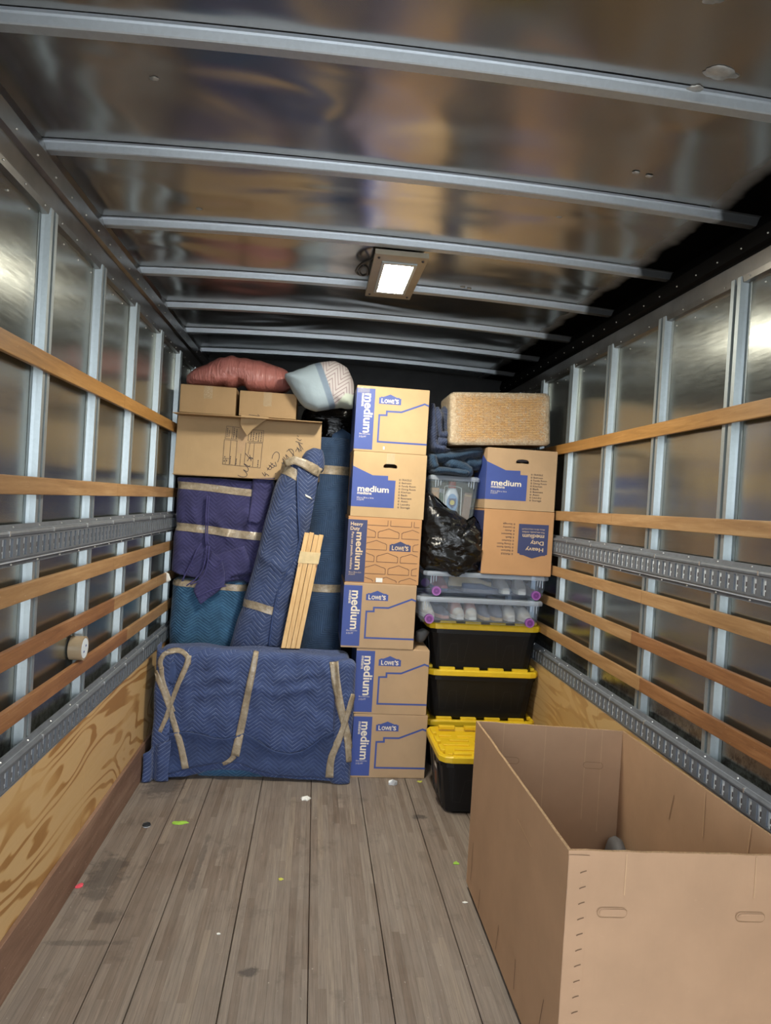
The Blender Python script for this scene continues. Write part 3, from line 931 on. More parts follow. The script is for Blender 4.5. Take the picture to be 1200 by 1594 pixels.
def carton_body(root, w, d, h, m, hole=None, tape=True, bev=0.0035):
    bm = bmesh.new()
    vs, fs = add_box(bm, -w/2, w/2, -d/2, d/2, 0, h)
    if hole:
        f = fs[2]
        bm.faces.remove(f)
        (u0, u1, v0, v1, bow) = hole
        ring = []
        for k in range(20):
            a = 2*math.pi*k/20
            ca, sa = math.cos(a), math.sin(a)
            x = (abs(ca)**0.5)*(1 if ca > 0 else -1); z = (abs(sa)**0.6)*(1 if sa > 0 else -1)
            u = (u0+u1)/2+(u1-u0)/2*x; v = (v0+v1)/2+(v1-v0)/2*z-bow*x*x
            ring.append(bm.verts.new((u-w/2, -d/2, v)))
        es = [bm.edges.new((ring[k], ring[(k+1) % 20])) for k in range(20)]
        out = [bm.edges.get((vs[a], vs[b])) for a, b in ((0, 1), (1, 5), (5, 4), (4, 0))]
        inn = [bm.verts.new((v.co.x, v.co.y+0.006, v.co.z)) for v in ring]
        bmesh.ops.triangle_fill(bm, edges=es+out, use_beauty=True, normal=(0, -1, 0))
        for k in range(20):
            j = (k+1) % 20
            bm.faces.new((ring[k], ring[j], inn[j], inn[k]))
    else:
        bevel(bm, bev, 2)
    body = bm_obj('body', bm, m, root)
    # closing flaps on top with the seam between them
    for s in (-1, 1):
        y0, y1 = sorted((s*0.0015, s*(d/2-0.002)))
        box('flap', -w/2+0.002, w/2-0.002, y0, y1, h-0.001, h+0.0022, m, root, 0.001)
    return body
LOGO = [(0, 0), (1, 0), (1, 0.64), (0.93, 0.64), (0.93, 0.72), (0.80, 0.72), (0.5, 1.0), (0.20, 0.72), (0.07, 0.72), (0.07, 0.64), (0, 0.64)]
ROOMS = ['FRAGILE', 'Bedroom', 'Family Room', 'Dining Room', 'Kitchen', 'Bath', 'Basement', 'Attic', 'Laundry', 'Storage']
def logo(root, u0, u1, v0, v1, m, mt, pl, pl2):
    Print().poly([(u0+(u1-u0)*a, v0+(v1-v0)*b) for a, b in LOGO]).make('logo_shape', m, root, pl)
    W = u1-u0
    Print().text("L", u0+0.11*W, v0+0.12*(v1-v0), (v1-v0)*0.62, 0, 0.03, 0.11*W).text("OWE", u0+0.25*W, v0+0.12*(v1-v0), (v1-v0)*0.52, 0, 0.03, 0.44*W).text("'", u0+0.72*W, v0+0.14*(v1-v0), (v1-v0)*0.6, 0, 0.03).text("S", u0+0.765*W, v0+0.12*(v1-v0), (v1-v0)*0.56, 0, 0.03, 0.13*W).make('logo_lettering', mt, root, pl2)
def carton(label, x0, x1, yf, z0, z1, style, d=0.45, rz=0.0, flip=False, mat='cardboard', group=None, ry=0.0):
    w, h = x1-x0, z1-z0-0.003
    root = empty('moving_box', ((x0+x1)/2, yf+d/2, z0), rz)
    tag(root, label, 'moving box', group)
    if flip:
        root.location.z = z0+h+0.0005
        root.rotation_euler = (0, math.pi, rz)
    e1, e2 = fr(w, d, 0.0006), fr(w, d, 0.0012)
    m = M[mat]
    if style == 'front':
        carton_body(root, w, d, h, m)
        c = conv((100, 62), (1140, 103), (72, 990), w, h)
        Print().poly([(0.0, 0.03*h), (0.252*w, 0.03*h), (0.252*w, 0.965*h), (0.0, 0.965*h)]).make('blue_panel', M['ink_blue'], root, e1)
        Print().poly([(0.0, 0.03*h), (d, 0.03*h), (d, 0.965*h), (0.0, 0.965*h)]).make('side_panel', M['ink_blue'], root, lf(w, d, 0.0006))
        Print().text('medium', 0.115*w, 0.885*h, 0.19*h, -90, 0.022, 0.60*h).make('size_lettering', M['ink_white'], root, e2)
        p = Print().text('mediana', 0.072*w, 0.885*h, 0.068*h, -90, 0.012, 0.20*h)
        p.text('18 in x 18 in x 16 in', 0.065*w, 0.255*h, 0.034*h, 0, 0, 0.145*w).text('3 CU FT', 0.065*w, 0.21*h, 0.036*h, 0, 0, 0.095*w)
        p.make('small_lettering', M['ink_white'], root, e2)
        logo(root, 0.308*w, 0.612*w, 0.743*h, 0.896*h, M['ink_blue'], M['ink_white'], e1, e2)
        hs = [c(*q) for q in ((1135, 325), (1070, 300), (740, 425), (530, 420), (530, 475), (425, 475), (412, 855), (1115, 880))]
        hs[0] = (w, hs[0][1]); hs[-1] = (w, hs[-1][1])
        Print().line(hs, 0.024*w).make('house_outline', M['ink_blue'], root, e1)
        Print().line([(0, hs[0][1]), (0.012, hs[0][1]-0.01), (0.012, hs[-1][1]), (0, hs[-1][1])], 0.012).make('house_outline', M['ink_blue'], root, rt_(w, d, 0.0006))
    elif style == 'list':
        c = conv((118, 32), (1150, 75), (88, 950), w, h)
        a, b = c(535, 265), c(730, 200)
        carton_body(root, w, d, h, m, (a[0], b[0], (a[1]+b[1])/2-0.03*h, (a[1]+b[1])/2+0.035*h, 0.006))
        pg = [c(*q) for q in ((110, 240), (390, 370), (605, 375), (605, 437), (712, 442), (695, 835), (95, 812))]
        pg[0] = (0, pg[0][1]); pg[-1] = (0, pg[-1][1])
        Print().poly(pg).make('blue_panel', M['ink_blue'], root, e1)
        Print().poly([(d*0.25, pg[-1][1]), (d, pg[-1][1]), (d, pg[0][1]), (d*0.75, pg[0][1]+0.05), (d*0.5, pg[0][1]-0.02), (d*0.5, pg[0][1]-0.06), (d*0.25, pg[0][1]-0.06)]).make('side_panel', M['ink_blue'], root, lf(w, d, 0.0006))
        u, v = c(180, 597)
        Print().text('medium', u, v, 0.13*h, 0, 0.022, 0.425*w).make('size_lettering', M['ink_white'], root, e2)
        u2, v2 = c(177, 638)
        p = Print().text('mediana', u2, v2, 0.062*h, 0, 0.015, 0.195*w)
        p.text('18 in x 18 in x 16 in', c(175, 697)[0], c(175, 697)[1], 0.036*h, 0, 0, 0.225*w).text('3 CU FT', c(172, 727)[0], c(172, 727)[1], 0.036*h, 0, 0, 0.10*w)
        p.make('small_lettering', M['ink_white'], root, e2)
        p = Print()
        for i, s in enumerate(ROOMS):
            u, v = c(765-1.6*i, 438+43.6*i)
            p.line([(u, v), (u+0.014*w, v), (u+0.014*w, v+0.02*h), (u, v+0.02*h)], 0.0022, True)
            p.text(s, u+0.035*w, v-0.001, 0.042*h, 0, 0.012, (0.016*len(s)+0.02)*w)
        p.make('room_checklist', M['ink_dark'], root, e1)
    elif style == 'heavy':
        carton_body(root, w, d, h, m)
        Print().poly([(0, 0.012*h), (0.258*w, 0.012*h), (0.258*w, 0.955*h), (0, 0.955*h)]).make('navy_panel', M['ink_navy'], root, e1)
        Print().poly([(0, 0.012*h), (d, 0.012*h), (d, 0.955*h), (0, 0.955*h)]).make('side_panel', M['ink_navy'], root, lf(w, d, 0.0006))
        p = Print().text('Heavy', 0.035*w, 0.865*h, 0.075*h, 0, 0.015, 0.165*w).text('Duty', 0.035*w, 0.795*h, 0.075*h, 0, 0.015, 0.125*w)
        p.text('medium', 0.122*w, 0.765*h, 0.15*h, -90, 0.022, 0.57*h)
        p.make('size_lettering', M['ink_cream'], root, e2)
        p = Print().text('Para uso pesado, mediana', 0.055*w, 0.765*h, 0.05*h, -90, 0.01, 0.57*h)
        p.text('18 in x 18 in x 16 in', 0.045*w, 0.145*h, 0.032*h, 0, 0, 0.165*w).text('3 CU FT', 0.045*w, 0.112*h, 0.032*h, 0, 0, 0.085*w)
        p.make('small_lettering', M['ink_cream'], root, e2)
        p = Print()
        lo, hi = 0.262*w, 0.97*w
        vb, vt = 0.02*h, 0.965*h
        hw, hh, sx, sy = 0.285*w, 0.142*h, 0.322*w, 0.1845*h
        shp = [(0, 0.6), (0.055, 0.6), (0.055, 0.68), (0.18, 0.74), (0.5, 1.0), (0.82, 0.74), (0.945, 0.68), (0.945, 0.6), (1, 0.6), (1, 0), (0, 0), (0, 0.6)]
        for r in range(-1, 6):
            v0 = 0.885*h-sy*r - 0.001
            for k in range(-1, 4):
                u0 = 0.262*w+0.0*w+k*sx+(0.15*w if r % 2 else -0.01*w)-0.0
                if r == 2 and k == 1:
                    logo(root, u0+0.003*w, u0+0.292*w, v0-0.004, v0+0.142*h, M['ink_navy'], M['ink_cream'], e1, e2); continue
                pts = [(u0+hw*a, v0+hh*b) for a, b in shp]
                for (a, b) in zip(pts[:-1], pts[1:]):
                    q = clipseg(a, b, lo, hi, vb, vt)
                    if q: p.line(q, 0.0036)
        p.make('house_pattern', M['ink_brown'], root, e1)
    elif style == 'heavy_list':
        carton_body(root, w, d, h, m)
        # picture of the box stands on its head: corners taken the right way up
        c = conv((805, 1525), (20, 1495), (825, 795), w, h)
        pg = [c(*q) for q in ((765, 940), (755, 1280), (735, 1280), (735, 1290), (690, 1292), (585, 1322), (485, 1285), (445, 1280), (445, 1268), (420, 1262), (430, 930))]
        Print().poly(pg).make('navy_panel', M['ink_navy'], root, e1)
        Print().poly([(d*0.0, 0.03*h), (d, 0.03*h), (d, 0.97*h), (d*0.0, 0.97*h)]).make('side_panel', M['ink_navy'], root, rt_(w, d, 0.0006))
        p = Print()
        for s, x, y, sz, wd in (('Heavy', 710, 1205, 0.085, 0.255), ('Duty', 712, 1130, 0.085, 0.19), ('medium', 716, 1055, 0.09, 0.31)):
            u, v = c(x, y); p.text(s, u, v, sz*h, 0, 0.018, wd*w)
        p.make('size_lettering', M['ink_cream'], root, e2)
        p = Print()
        for s, x, y, sz, wd in (('Para uso pesado, mediana', 718, 1022, 0.034, 0.32), ('18 in x 18 in x 16 in 3 CU FT', 720, 988, 0.032, 0.33)):
            u, v = c(x, y); p.text(s, u, v, sz*h, 0, 0.005, wd*w)
        p.make('small_lettering', M['ink_cream'], root, e2)
        p = Print()
        for i, s in enumerate(ROOMS):
            u, v = c(345+1.6*i, 1266-37.5*i)
            u -= 0.03*w
            p.line([(u, v), (u+0.014*w, v), (u+0.014*w, v+0.02*h), (u, v+0.02*h)], 0.0022, True)
            p.text(s, u+0.035*w, v-0.001, 0.04*h, 0, 0.012, (0.016*len(s)+0.02)*w)
        p.make('room_checklist', M['ink_dark'], root, e1)
    return root
def clipseg(a, b, lo, hi, vb, vt):
    t0, t1 = 0.0, 1.0
    for p, q in ((-(b[0]-a[0]), a[0]-lo), (b[0]-a[0], hi-a[0]), (-(b[1]-a[1]), a[1]-vb), (b[1]-a[1], vt-a[1])):
        if abs(p) < 1e-12:
            if q < 0: return None
        else:
            r = q/p
            if p < 0: t0 = max(t0, r)
            else: t1 = min(t1, r)
    if t0 >= t1: return None
    f = lambda t: (a[0]+(b[0]-a[0])*t, a[1]+(b[1]-a[1])*t)
    return [f(t0), f(t1)]
G6 = 'printed moving boxes stacked in the middle'
YF = 4.165
b6 = carton('blue-striped moving box on the floor, lowest of the middle stack', 0.013, 0.471, YF, 0.0, 0.391, 'front', group=G6)
b5 = carton('blue-striped moving box second from the floor in the middle stack', 0.008, 0.458, YF, 0.391, 0.794, 'front', group=G6)
b4 = carton('blue-striped moving box shifted left, third from the floor in the middle stack', -0.092, 0.353, YF-0.005, 0.794, 1.190, 'front', group=G6)
b3 = carton('orange-tan heavy duty box with navy stripe and rows of little house outlines', -0.089, 0.361, YF, 1.190, 1.593, 'heavy', mat='cardboard_orange', group=G6)
b2 = carton('moving box with blue panel, room checklist and open hand hole in the middle stack', -0.080, 0.368, YF, 1.593, 1.988, 'list', mat='cardboard_pale', group=G6)
b1 = carton('blue-striped moving box on top of the middle stack', -0.084, 0.361, YF, 1.988, 2.385, 'front', mat='cardboard_pale', group=G6)
def patch_on(root, name, u0, u1, v0, v1, m, w, d, eps=0.0018):
    Print().poly([(u0, v0), (u1, v0), (u1, v1), (u0, v1)]).make(name, m, root, fr(w, d, eps))
patch_on(b1, 'tape_strip', 0.005, 0.078, 0.352, 0.393, M['clear_tape'], 0.445, 0.45)
patch_on(b2, 'tape_strip', 0.20, 0.25, 0.325, 0.391, M['clear_tape'], 0.448, 0.45)
patch_on(b1, 'torn_paper', 0.178, 0.188, 0.018, 0.036, M['white_paper'], 0.445, 0.45)
patch_on(b3, 'torn_paper', 0.188, 0.228, 0.008, 0.034, M['white_paper'], 0.45, 0.45)
YR = 4.175
hd = carton('orange-tan heavy duty box standing upside down with inverted navy badge', 0.748, 1.196, YR, 1.283, 1.688, 'heavy_list', flip=True, mat='cardboard_orange')
md = carton('moving box with blue panel and checklist under the wrapped wicker basket', 0.746, 1.192, YR, 1.688, 2.066, 'list', d=0.44, mat='cardboard')
# dark packing strip seen in its hand hole
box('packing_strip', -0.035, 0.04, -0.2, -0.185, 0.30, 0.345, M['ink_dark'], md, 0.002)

# plain little boxes on the long box
def plain_box(label, x0, x1, yf, d, z0, z1, m, glint):
    w, h = x1-x0, z1-z0
    root = empty('cardboard_box', ((x0+x1)/2, yf+d/2, z0)); tag(root, label, 'cardboard box', 'small plain cartons on the long carton')
    carton_body(root, w, d, h, m)
    for (u0, u1, v0, v1) in glint: patch_on(root, 'tape_strip', u0*w, u1*w, v0*h, v1*h, M['clear_tape'], w, d, 0.0012)
    box('tape_strip', (glint[0][0]-0.5)*w, (glint[0][1]-0.5)*w, -d/2, d/2, h+0.0023, h+0.003, M['clear_tape'], root)
plain_box('small plain cardboard box at the left wall under the pink bedding', -1.187, -0.838, 4.49, 0.33, 2.182, 2.358, M['cardboard_plain'], [(0.42, 0.58, 0.55, 1.0)])
plain_box('small plain cardboard box with shiny tape beside the grey pillow', -0.815, -0.452, 4.49, 0.33, 2.186, 2.345, M['cardboard_plain'], [(0.42, 0.56, 0.45, 1.0)])

# long carton on its side, torn flap, printed form and marker scrawl
YL = 4.475
lb = wroot('wardrobe_carton', (-0.72, YL+0.2, 1.79), 'long cardboard carton lying on its side with torn top flap and black marker scrawl', 'cardboard box')
c4 = [P(277, 646, YL), P(501, 660, YL), P(497, 750, YL), P(269, 739, YL)]
c4[0].x = max(c4[0].x, -1.20); c4[3].x = max(c4[3].x, -1.20)
bm = bmesh.new()
f_ = [bm.verts.new(p) for p in c4]; k_ = [bm.verts.new(p+Vector((0, 0.40, 0))) for p in c4]
bm.faces.new(f_[::-1]); bm.faces.new(k_)
for i in range(4):
    j = (i+1) % 4
    bm.faces.new((f_[i], f_[j], k_[j], k_[i]))
bmesh.ops.recalc_face_normals(bm, faces=bm.faces[:])
bevel(bm, 0.004, 2)
lbody = bm_obj('body', bm, M['cardboard_pale'], lb)
def quad_slab(name, pts, th, m, parent):
    pts = [Vector(p) for p in pts]
    n = (pts[1]-pts[0]).cross(pts[2]-pts[1]).normalized()*th
    k = len(pts)
    vs = pts+[p+n for p in pts]
    fs = [tuple(range(k))[::-1], tuple(range(k, 2*k))]+[(i, (i+1) % k, (i+1) % k+k, i+k) for i in range(k)]
    return pyd(name, vs, fs, m, parent)
A, B = c4[0], c4[1]
fl = Vector((0, -0.165, -0.006))
quad_slab('top_flap', [A+Vector((-0.0, 0, 0.001)), A+fl+Vector((0.0, 0, 0)), A.lerp(B, 0.33)+fl*1.05, A.lerp(B, 0.48)+fl*0.98, A.lerp(B, 0.62)+fl*0.9, B+fl*0.8, B+Vector((0, 0, 0.001))], 0.004, M['cardboard_plain'], lb)
def Q(x, y, dy=0.002): return P(265+x/5, 620+y/5, YL-dy)
quad_slab('torn_flap', [Q(552, 128, 0.10), Q(545, 200, 0.085), Q(560, 232, 0.075), Q(598, 292, 0.05), Q(640, 240, 0.07), Q(715, 185, 0.09), Q(770, 150, 0.10)], 0.003, M['cardboard_pale'], lb)
pyd('torn_paper_patch', [Q(548, 215), Q(600, 290), Q(590, 360), Q(560, 420), Q(522, 425), Q(530, 330), Q(540, 260)], [tuple(range(7))], M['cardboard'], lb)
bt = (c4[3]-c4[0]).normalized()
quad_slab('bottom_flap', [c4[3]+Vector((0, -0.03, 0.004)), c4[3].lerp(c4[2], 0.5)+Vector((0, -0.035, 0.0)), c4[2]+Vector((0, -0.02, 0)), c4[2]+Vector((0, 0.05, 0.002)), c4[3]+Vector((0, 0.05, 0.002))], 0.004, M['cardboard_plain'], lb)
def q2(lines, wd, name, m):
    p = Print()
    for ln in lines: p.line(ln, wd)
    vs = [Q(u, v, 0.0025) for u, v in p.v]
    pyd(name, vs, p.f, m, lb)['kind'] = 'stuff'
form = [[(440, 215), (540, 228)], [(440, 215), (428, 312), (522, 322)], [(488, 222), (478, 316)], [(612, 242), (728, 252), (720, 342), (606, 334)],
        [(422, 322), (524, 332)], [(422, 322), (407, 512), (545, 526)], [(472, 330), (458, 516)], [(520, 332), (505, 520)], [(412, 466), (462, 470)], [(432, 467), (428, 512)],
        [(600, 345), (718, 350), (700, 542), (545, 526)], [(622, 346), (605, 440)], [(655, 350), (640, 535)], [(590, 345), (575, 520)], [(550, 430), (540, 522)]]
q2(form, 2.6, 'printed_form', M['ink_dark'])
tx = []
for (x, y0, y1) in ((448, 232, 302), (462, 250, 300), (500, 230, 312), (520, 240, 315), (612, 260, 330), (632, 262, 332), (652, 262, 334), (672, 270, 334), (692, 268, 336), (712, 262, 336), (425, 450, 462), (420, 480, 500), (440, 478, 500), (470, 450, 510), (515, 470, 515), (685, 480, 535)):
    g = rnd_seed(int(x+y0)); y = y0
    while y < y1-5:
        L = g.uniform(6, 15); tx.append([(x-(y-y0)*0.1, y), (x-(y+L-y0)*0.1, min(y1, y+L))]); y += L+4
q2(tx, 5.5, 'form_lettering', M['ink_dark'])
hand = [[(525, 598), (560, 612), (592, 606), (596, 585), (570, 556), (600, 570), (606, 545), (575, 510), (612, 530), (622, 520)],
        [(584, 428), (602, 448), (622, 470), (642, 468), (618, 460), (600, 490)], [(618, 440), (630, 490)],
        [(715, 578), (738, 606), (745, 588), (770, 604)], [(735, 575), (742, 600)], [(752, 540), (775, 555), (790, 540), (768, 520), (800, 540), (812, 520)], [(780, 500), (800, 520), (826, 528), (815, 495)],
        [(792, 470), (800, 440), (822, 418), (845, 428), (848, 460), (835, 498)], [(755, 560), (775, 530), (800, 505)],
        [(865, 500), (890, 515), (875, 470), (905, 500)], [(880, 455), (915, 490), (900, 440), (940, 485)], [(905, 415), (930, 395), (955, 405), (958, 440), (935, 470)], [(920, 395), (965, 450)],
        [(975, 415), (990, 390), (1005, 420)], [(985, 380), (1020, 410), (1000, 350), (1035, 400)], [(975, 335), (1030, 355)], [(985, 310), (1010, 330), (1015, 322)], [(1018, 320), (1022, 324)], [(988, 290), (1000, 300)],
        [(815, 590), (822, 582)]]
q2([[tuple(p)[:2] for p in smooth_pts([(x, y, 0) for x, y in h], 4)] for h in hand], 4.2, 'marker_scrawl', M['ink_dark'])
fl_hand = [[(590, 150), (610, 175), (640, 168), (655, 150), (640, 142), (628, 170), (600, 190)], [(598, 195), (600, 220), (625, 225), (640, 200), (628, 180), (608, 190)], [(610, 128), (660, 135), (690, 140)], [(680, 125), (695, 140)]]
p = Print()
for h in fl_hand: p.line([tuple(q)[:2] for q in smooth_pts([(x, y, 0) for x, y in h], 4)], 4.0)
pyd('flap_scrawl', [Q(u, v, 0.1045-0.0004*max(0, v-130)) for u, v in p.v], p.f, M['ink_dark'], lb)['kind'] = 'stuff'
# crushed carton piece behind box five (grey plastic on its lid)
# ================================================================ WRAPPED FURNITURE AND SOFT GOODS (left side)
# --- low wrapped piece at the front
CR = [(-1.05, 0.55, -0.72, 0.62, 0.010, 0.03), (-0.95, 0.48, -0.62, 0.55, 0.009, 0.025), (-0.80, 0.62, -0.40, 0.50, 0.008, 0.03), (-0.42, 0.52, -0.20, 0.58, 0.014, 0.03), (-0.50, 0.60, -0.16, 0.66, 0.010, 0.03),
      (-0.62, 0.70, -0.55, 0.40, 0.008, 0.04), (-1.0, 0.70, -0.96, 0.30, 0.010, 0.035), (-0.30, 0.45, -0.12, 0.30, 0.012, 0.04), (-0.86, 0.42, -0.70, 0.28, 0.009, 0.03), (-0.20, 0.72, -0.08, 0.55, 0.012, 0.03)]
def dis(p):
    return (0.020*nz(p.x*2.6, p.y*2.6, p.z*2.6)+0.011*nz(p.x*7+3, p.y*7, p.z*6)+0.0045*(1-abs(nz(p.x*5+p.z*7, p.y*4, p.z*6-p.x*5)))*1.0
            + (creases(p, CR) if p.y < 4.2 else 0)-0.008)
def hem6(x, y):
    if y > 4.15: return 0.0
    q = [(-1.2, 0.0), (-0.95, 0.012), (-0.88, 0.035), (-0.72, 0.062), (-0.62, 0.05), (-0.5, 0.016), (-0.3, 0.006), (0.1, 0.0)]
    for (a, va), (b, vb) in zip(q[:-1], q[1:]):
        if a <= x <= b: return va+(vb-va)*(x-a)/(b-a)
    return 0.0
dr = wroot('wrapped_dresser', (-0.58, 4.17, 0.0), 'low wide furniture piece wrapped in blue quilted blankets with crossed tape, standing on the floor', 'wrapped furniture')
dmain = wrap_loft('blanket', -1.150, -0.03, 4.085, 4.285, 0.004, 0.765, 0.06, 0.05, M['quilt_blue'], dr, 230, 84, hem6, dis)
bv = bvh_of(dmain)
inner = wrap_loft('inner_blanket', -0.9, -0.5, 4.14, 4.25, 0.002, 0.3, 0.03, 0.02, M['quilt_teal'], dr, 60, 8)
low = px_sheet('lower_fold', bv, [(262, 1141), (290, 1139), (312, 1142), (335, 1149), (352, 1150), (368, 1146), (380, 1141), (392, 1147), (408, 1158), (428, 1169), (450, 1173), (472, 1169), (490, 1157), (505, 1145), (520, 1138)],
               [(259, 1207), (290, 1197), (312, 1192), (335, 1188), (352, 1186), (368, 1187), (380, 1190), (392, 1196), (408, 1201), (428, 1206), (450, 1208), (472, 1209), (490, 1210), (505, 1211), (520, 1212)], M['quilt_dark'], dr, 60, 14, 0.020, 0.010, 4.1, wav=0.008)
L_, R_ = strip_px([(262, 1141), (290, 1139), (312, 1142), (335, 1149), (352, 1150), (368, 1146), (380, 1141), (392, 1147), (408, 1158), (428, 1169), (450, 1173), (472, 1169), (490, 1157), (505, 1145), (520, 1138)], 2.0)
px_sheet('binding', bv, L_, R_, M['binding_blue'], low, 60, 2, 0.034, 0.006, 4.1)
# folded end at the right: an upright tuck beside the boxes
tk = wrap_loft('corner_tuck', -0.112, 0.005, 4.055, 4.15, 0.004, 0.735, 0.035, 0.04, M['quilt_blue'], dr, 70, 50, None,
               lambda p: 0.008*nz(p.x*9, p.y*9, p.z*5)+0.004*nz(p.x*20, p.y*20, p.z*9))
# folded end at the left and the loose corner lying by the wall
def ribbon(name, centre, z0, z1, m, parent, th=0.006, n=20, zf=None):
    """upright sheet that follows a plan curve"""
    c = [Vector((x, y, 0)) for x, y in centre]
    c = smooth_pts(c, 6)
    vs, uv = [], []
    s = 0
    for k, p in enumerate(c):
        if k: s += (p-c[k-1]).length
        for j in range(n+1):
            t_ = j/n
            zz0, zz1 = z0, (zf(k/(len(c)-1)) if zf else z1)
            z = zz0+(zz1-zz0)*t_
            o = 0.006*nz(s*8, z*7, 2.0)
            vs.append((p.x+o, p.y+o, z)); uv.append((s, z))
    fs = [(k*(n+1)+j, (k+1)*(n+1)+j, (k+1)*(n+1)+j+1, k*(n+1)+j+1) for k in range(len(c)-1) for j in range(n)]
    o = pyd(name, vs, fs, m, parent, True, uv)
    md_ = o.modifiers.new('thickness', 'SOLIDIFY'); md_.thickness = th; md_.offset = 0
    return o
lc = ribbon('loose_corner', [(-1.045, 4.055), (-1.10, 4.045), (-1.135, 4.075), (-1.15, 4.035), (-1.185, 4.03), (-1.178, 4.065), (-1.15, 4.075)], 0.004, 0.24, M['quilt_blue'], dr, 0.008, 16, lambda f: 0.24-0.11*f)
ef_ = ribbon('end_fold', [(-1.155, 4.20), (-1.158, 4.12), (-1.14, 4.072), (-1.085, 4.066), (-1.06, 4.078)], 0.17, 0.76, M['quilt_blue'], dr, 0.008, 26, lambda f: 0.775-0.03*f)
px_sheet('pocket_fold', bv, [(262, 1030), (256, 1045), (255, 1060)], [(272, 1030), (276, 1048), (270, 1066)], M['binding_blue'], dr, 10, 4, 0.016, 0.006, 4.1)
px_sheet('edge_fold', bv, [(249, 1092), (242, 1110), (246, 1126), (252, 1130)], [(256, 1094), (254, 1108), (256, 1122), (260, 1128)], M['binding_blue'], dr, 12, 4, 0.016, 0.008, 4.1)
bv = bvh_of(dmain, tk, ef_, lc, low)
for pts, w0, w1, of in (([(243, 1044), (250, 1064), (262, 1096), (272, 1128), (281, 1158), (289, 1196)], 7, 11, 0.022), ([(294, 1020), (291, 1034), (279, 1062), (267, 1092), (258, 1118), (249, 1139)], 9, 6, 0.019),
                     ([(252, 1042), (250, 1030), (256, 1018), (272, 1013), (284, 1015), (293, 1024), (293, 1034)], 7, 8, 0.018), ([(252, 1038), (253, 1056), (262, 1086), (270, 1108)], 7, 7, 0.018),
                     ([(399, 1015), (394, 1040), (386, 1080), (377, 1125), (366, 1176)], 8, 13, 0.024), ([(365, 1176), (357, 1184), (347, 1189)], 9, 5, 0.02),
                     ([(520, 1030), (523, 1060), (530, 1100), (540, 1145), (543, 1186)], 15, 9, 0.018), ([(549, 1080), (541, 1110), (528, 1150), (516, 1180), (513, 1210)], 6, 13, 0.02)):
    pts = [(p.x, p.y) for p in smooth_pts([(*q, 0) for q in pts], 4)]
    L_, R_ = strip_px(pts, w0, w1)
    px_sheet('tape_strip', bv, L_, R_, M['tape'], dr, 34, 4, of-0.008, 0.0012, 4.12)

# --- teal wrapped piece behind
tl = wroot('wrapped_cabinet', (-0.95, 4.72, 0.0), 'teal quilted blanket wrapped piece with one tape band under the purple bundle', 'wrapped furniture')
tm = wrap_loft('blanket', -1.192, -0.70, 4.50, 4.92, 0.004, 1.125, 0.09, 0.04, M['quilt_teal'], tl, 150, 60, None,
               lambda p: 0.012*nz(p.x*3, p.y*3, p.z*3)+0.006*nz(p.x*9+p.z*4, p.y*8, p.z*7)-0.006+(0.012*math.exp(-((p.x+1.08-(p.z-0.8)*0.25)/0.03)**2)))
band('tape_band', bvh_of(tm), lambda z: (-0.95, 4.72), lambda a: 1.085-0.012*math.cos(a), 0.042, M['tape'], tl)

# --- purple wrapped piece on top of it
def hemp(x, y):
    if y > 4.6: return 0.0
    q = [(-1.22, 0.03), (-1.12, 0.0), (-1.0, -0.02), (-0.95, 0.0), (-0.86, -0.02), (-0.75, 0.015), (-0.5, 0.06)]
    for (a, va), (b, vb) in zip(q[:-1], q[1:]):
        if a <= x <= b: return va+(vb-va)*(x-a)/(b-a)
    return 0.0
CP = [(-1.15, 1.30, -0.95, 1.55, 0.012, 0.03), (-0.93, 1.52, -0.80, 1.36, 0.014, 0.025), (-0.90, 1.33, -0.74, 1.60, 0.014, 0.03), (-0.72, 1.60, -0.70, 1.38, 0.02, 0.03), (-1.1, 1.65, -1.0, 1.35, 0.01, 0.03), (-1.15, 1.22, -0.97, 1.32, 0.014, 0.03), (-0.86, 1.30, -0.82, 1.14, 0.012, 0.03), (-0.68, 1.42, -0.62, 1.25, 0.012, 0.03)]
pu = wroot('wrapped_chest', (-0.9, 4.7, 1.1), 'purple-blue quilted blanket bundle with two tape bands and a hanging pointed corner', 'wrapped furniture')
pm = wrap_loft('blanket', -1.196, -0.545, 4.475, 4.90, 1.148, 1.782, 0.07, 0.025, M['quilt_purple'], pu, 190, 70, hemp,
               lambda p: 0.010*nz(p.x*3.4, p.y*3, p.z*3.4)+0.005*nz(p.x*10, p.y*8, p.z*8)-0.010+(creases(p, CP) if p.y < 4.6 else 0)-0.012*math.exp(-((p.z-1.715)/0.03)**2)-0.014*math.exp(-((p.z-1.455)/0.03)**2))
bv = bvh_of(pm)
ax = lambda z: (-0.87, 4.69)
band('tape_band', bv, ax, lambda a: 1.705-0.016*math.cos(a), 0.046, M['tape'], pu, off=0.005)
band('tape_band', bv, ax, lambda a: 1.435-0.022*math.cos(a), 0.050, M['tape'], pu, off=0.006)
tri = px_sheet('hanging_corner', bv, [(330, 858), (322, 880), (308, 902), (301, 920), (306, 930), (310, 938)], [(346, 872), (350, 890), (350, 910), (338, 922), (325, 931), (312, 941)], M['quilt_purple'], pu, 22, 8, 0.024, 0.007, 4.47)
tri2 = px_sheet('side_fold', bv, [(322, 868), (330, 890), (345, 910), (352, 914)], [(380, 850), (392, 880), (396, 900), (398, 905)], M['quilt_purple'], pu, 20, 8, 0.014, 0.007, 4.46)
px_sheet('side_fold', bv, [(394, 744), (392, 770), (388, 800), (386, 812)], [(428, 744), (422, 775), (412, 805), (400, 815)], M['quilt_purple'], pu, 20, 8, 0.016, 0.007, 4.46)
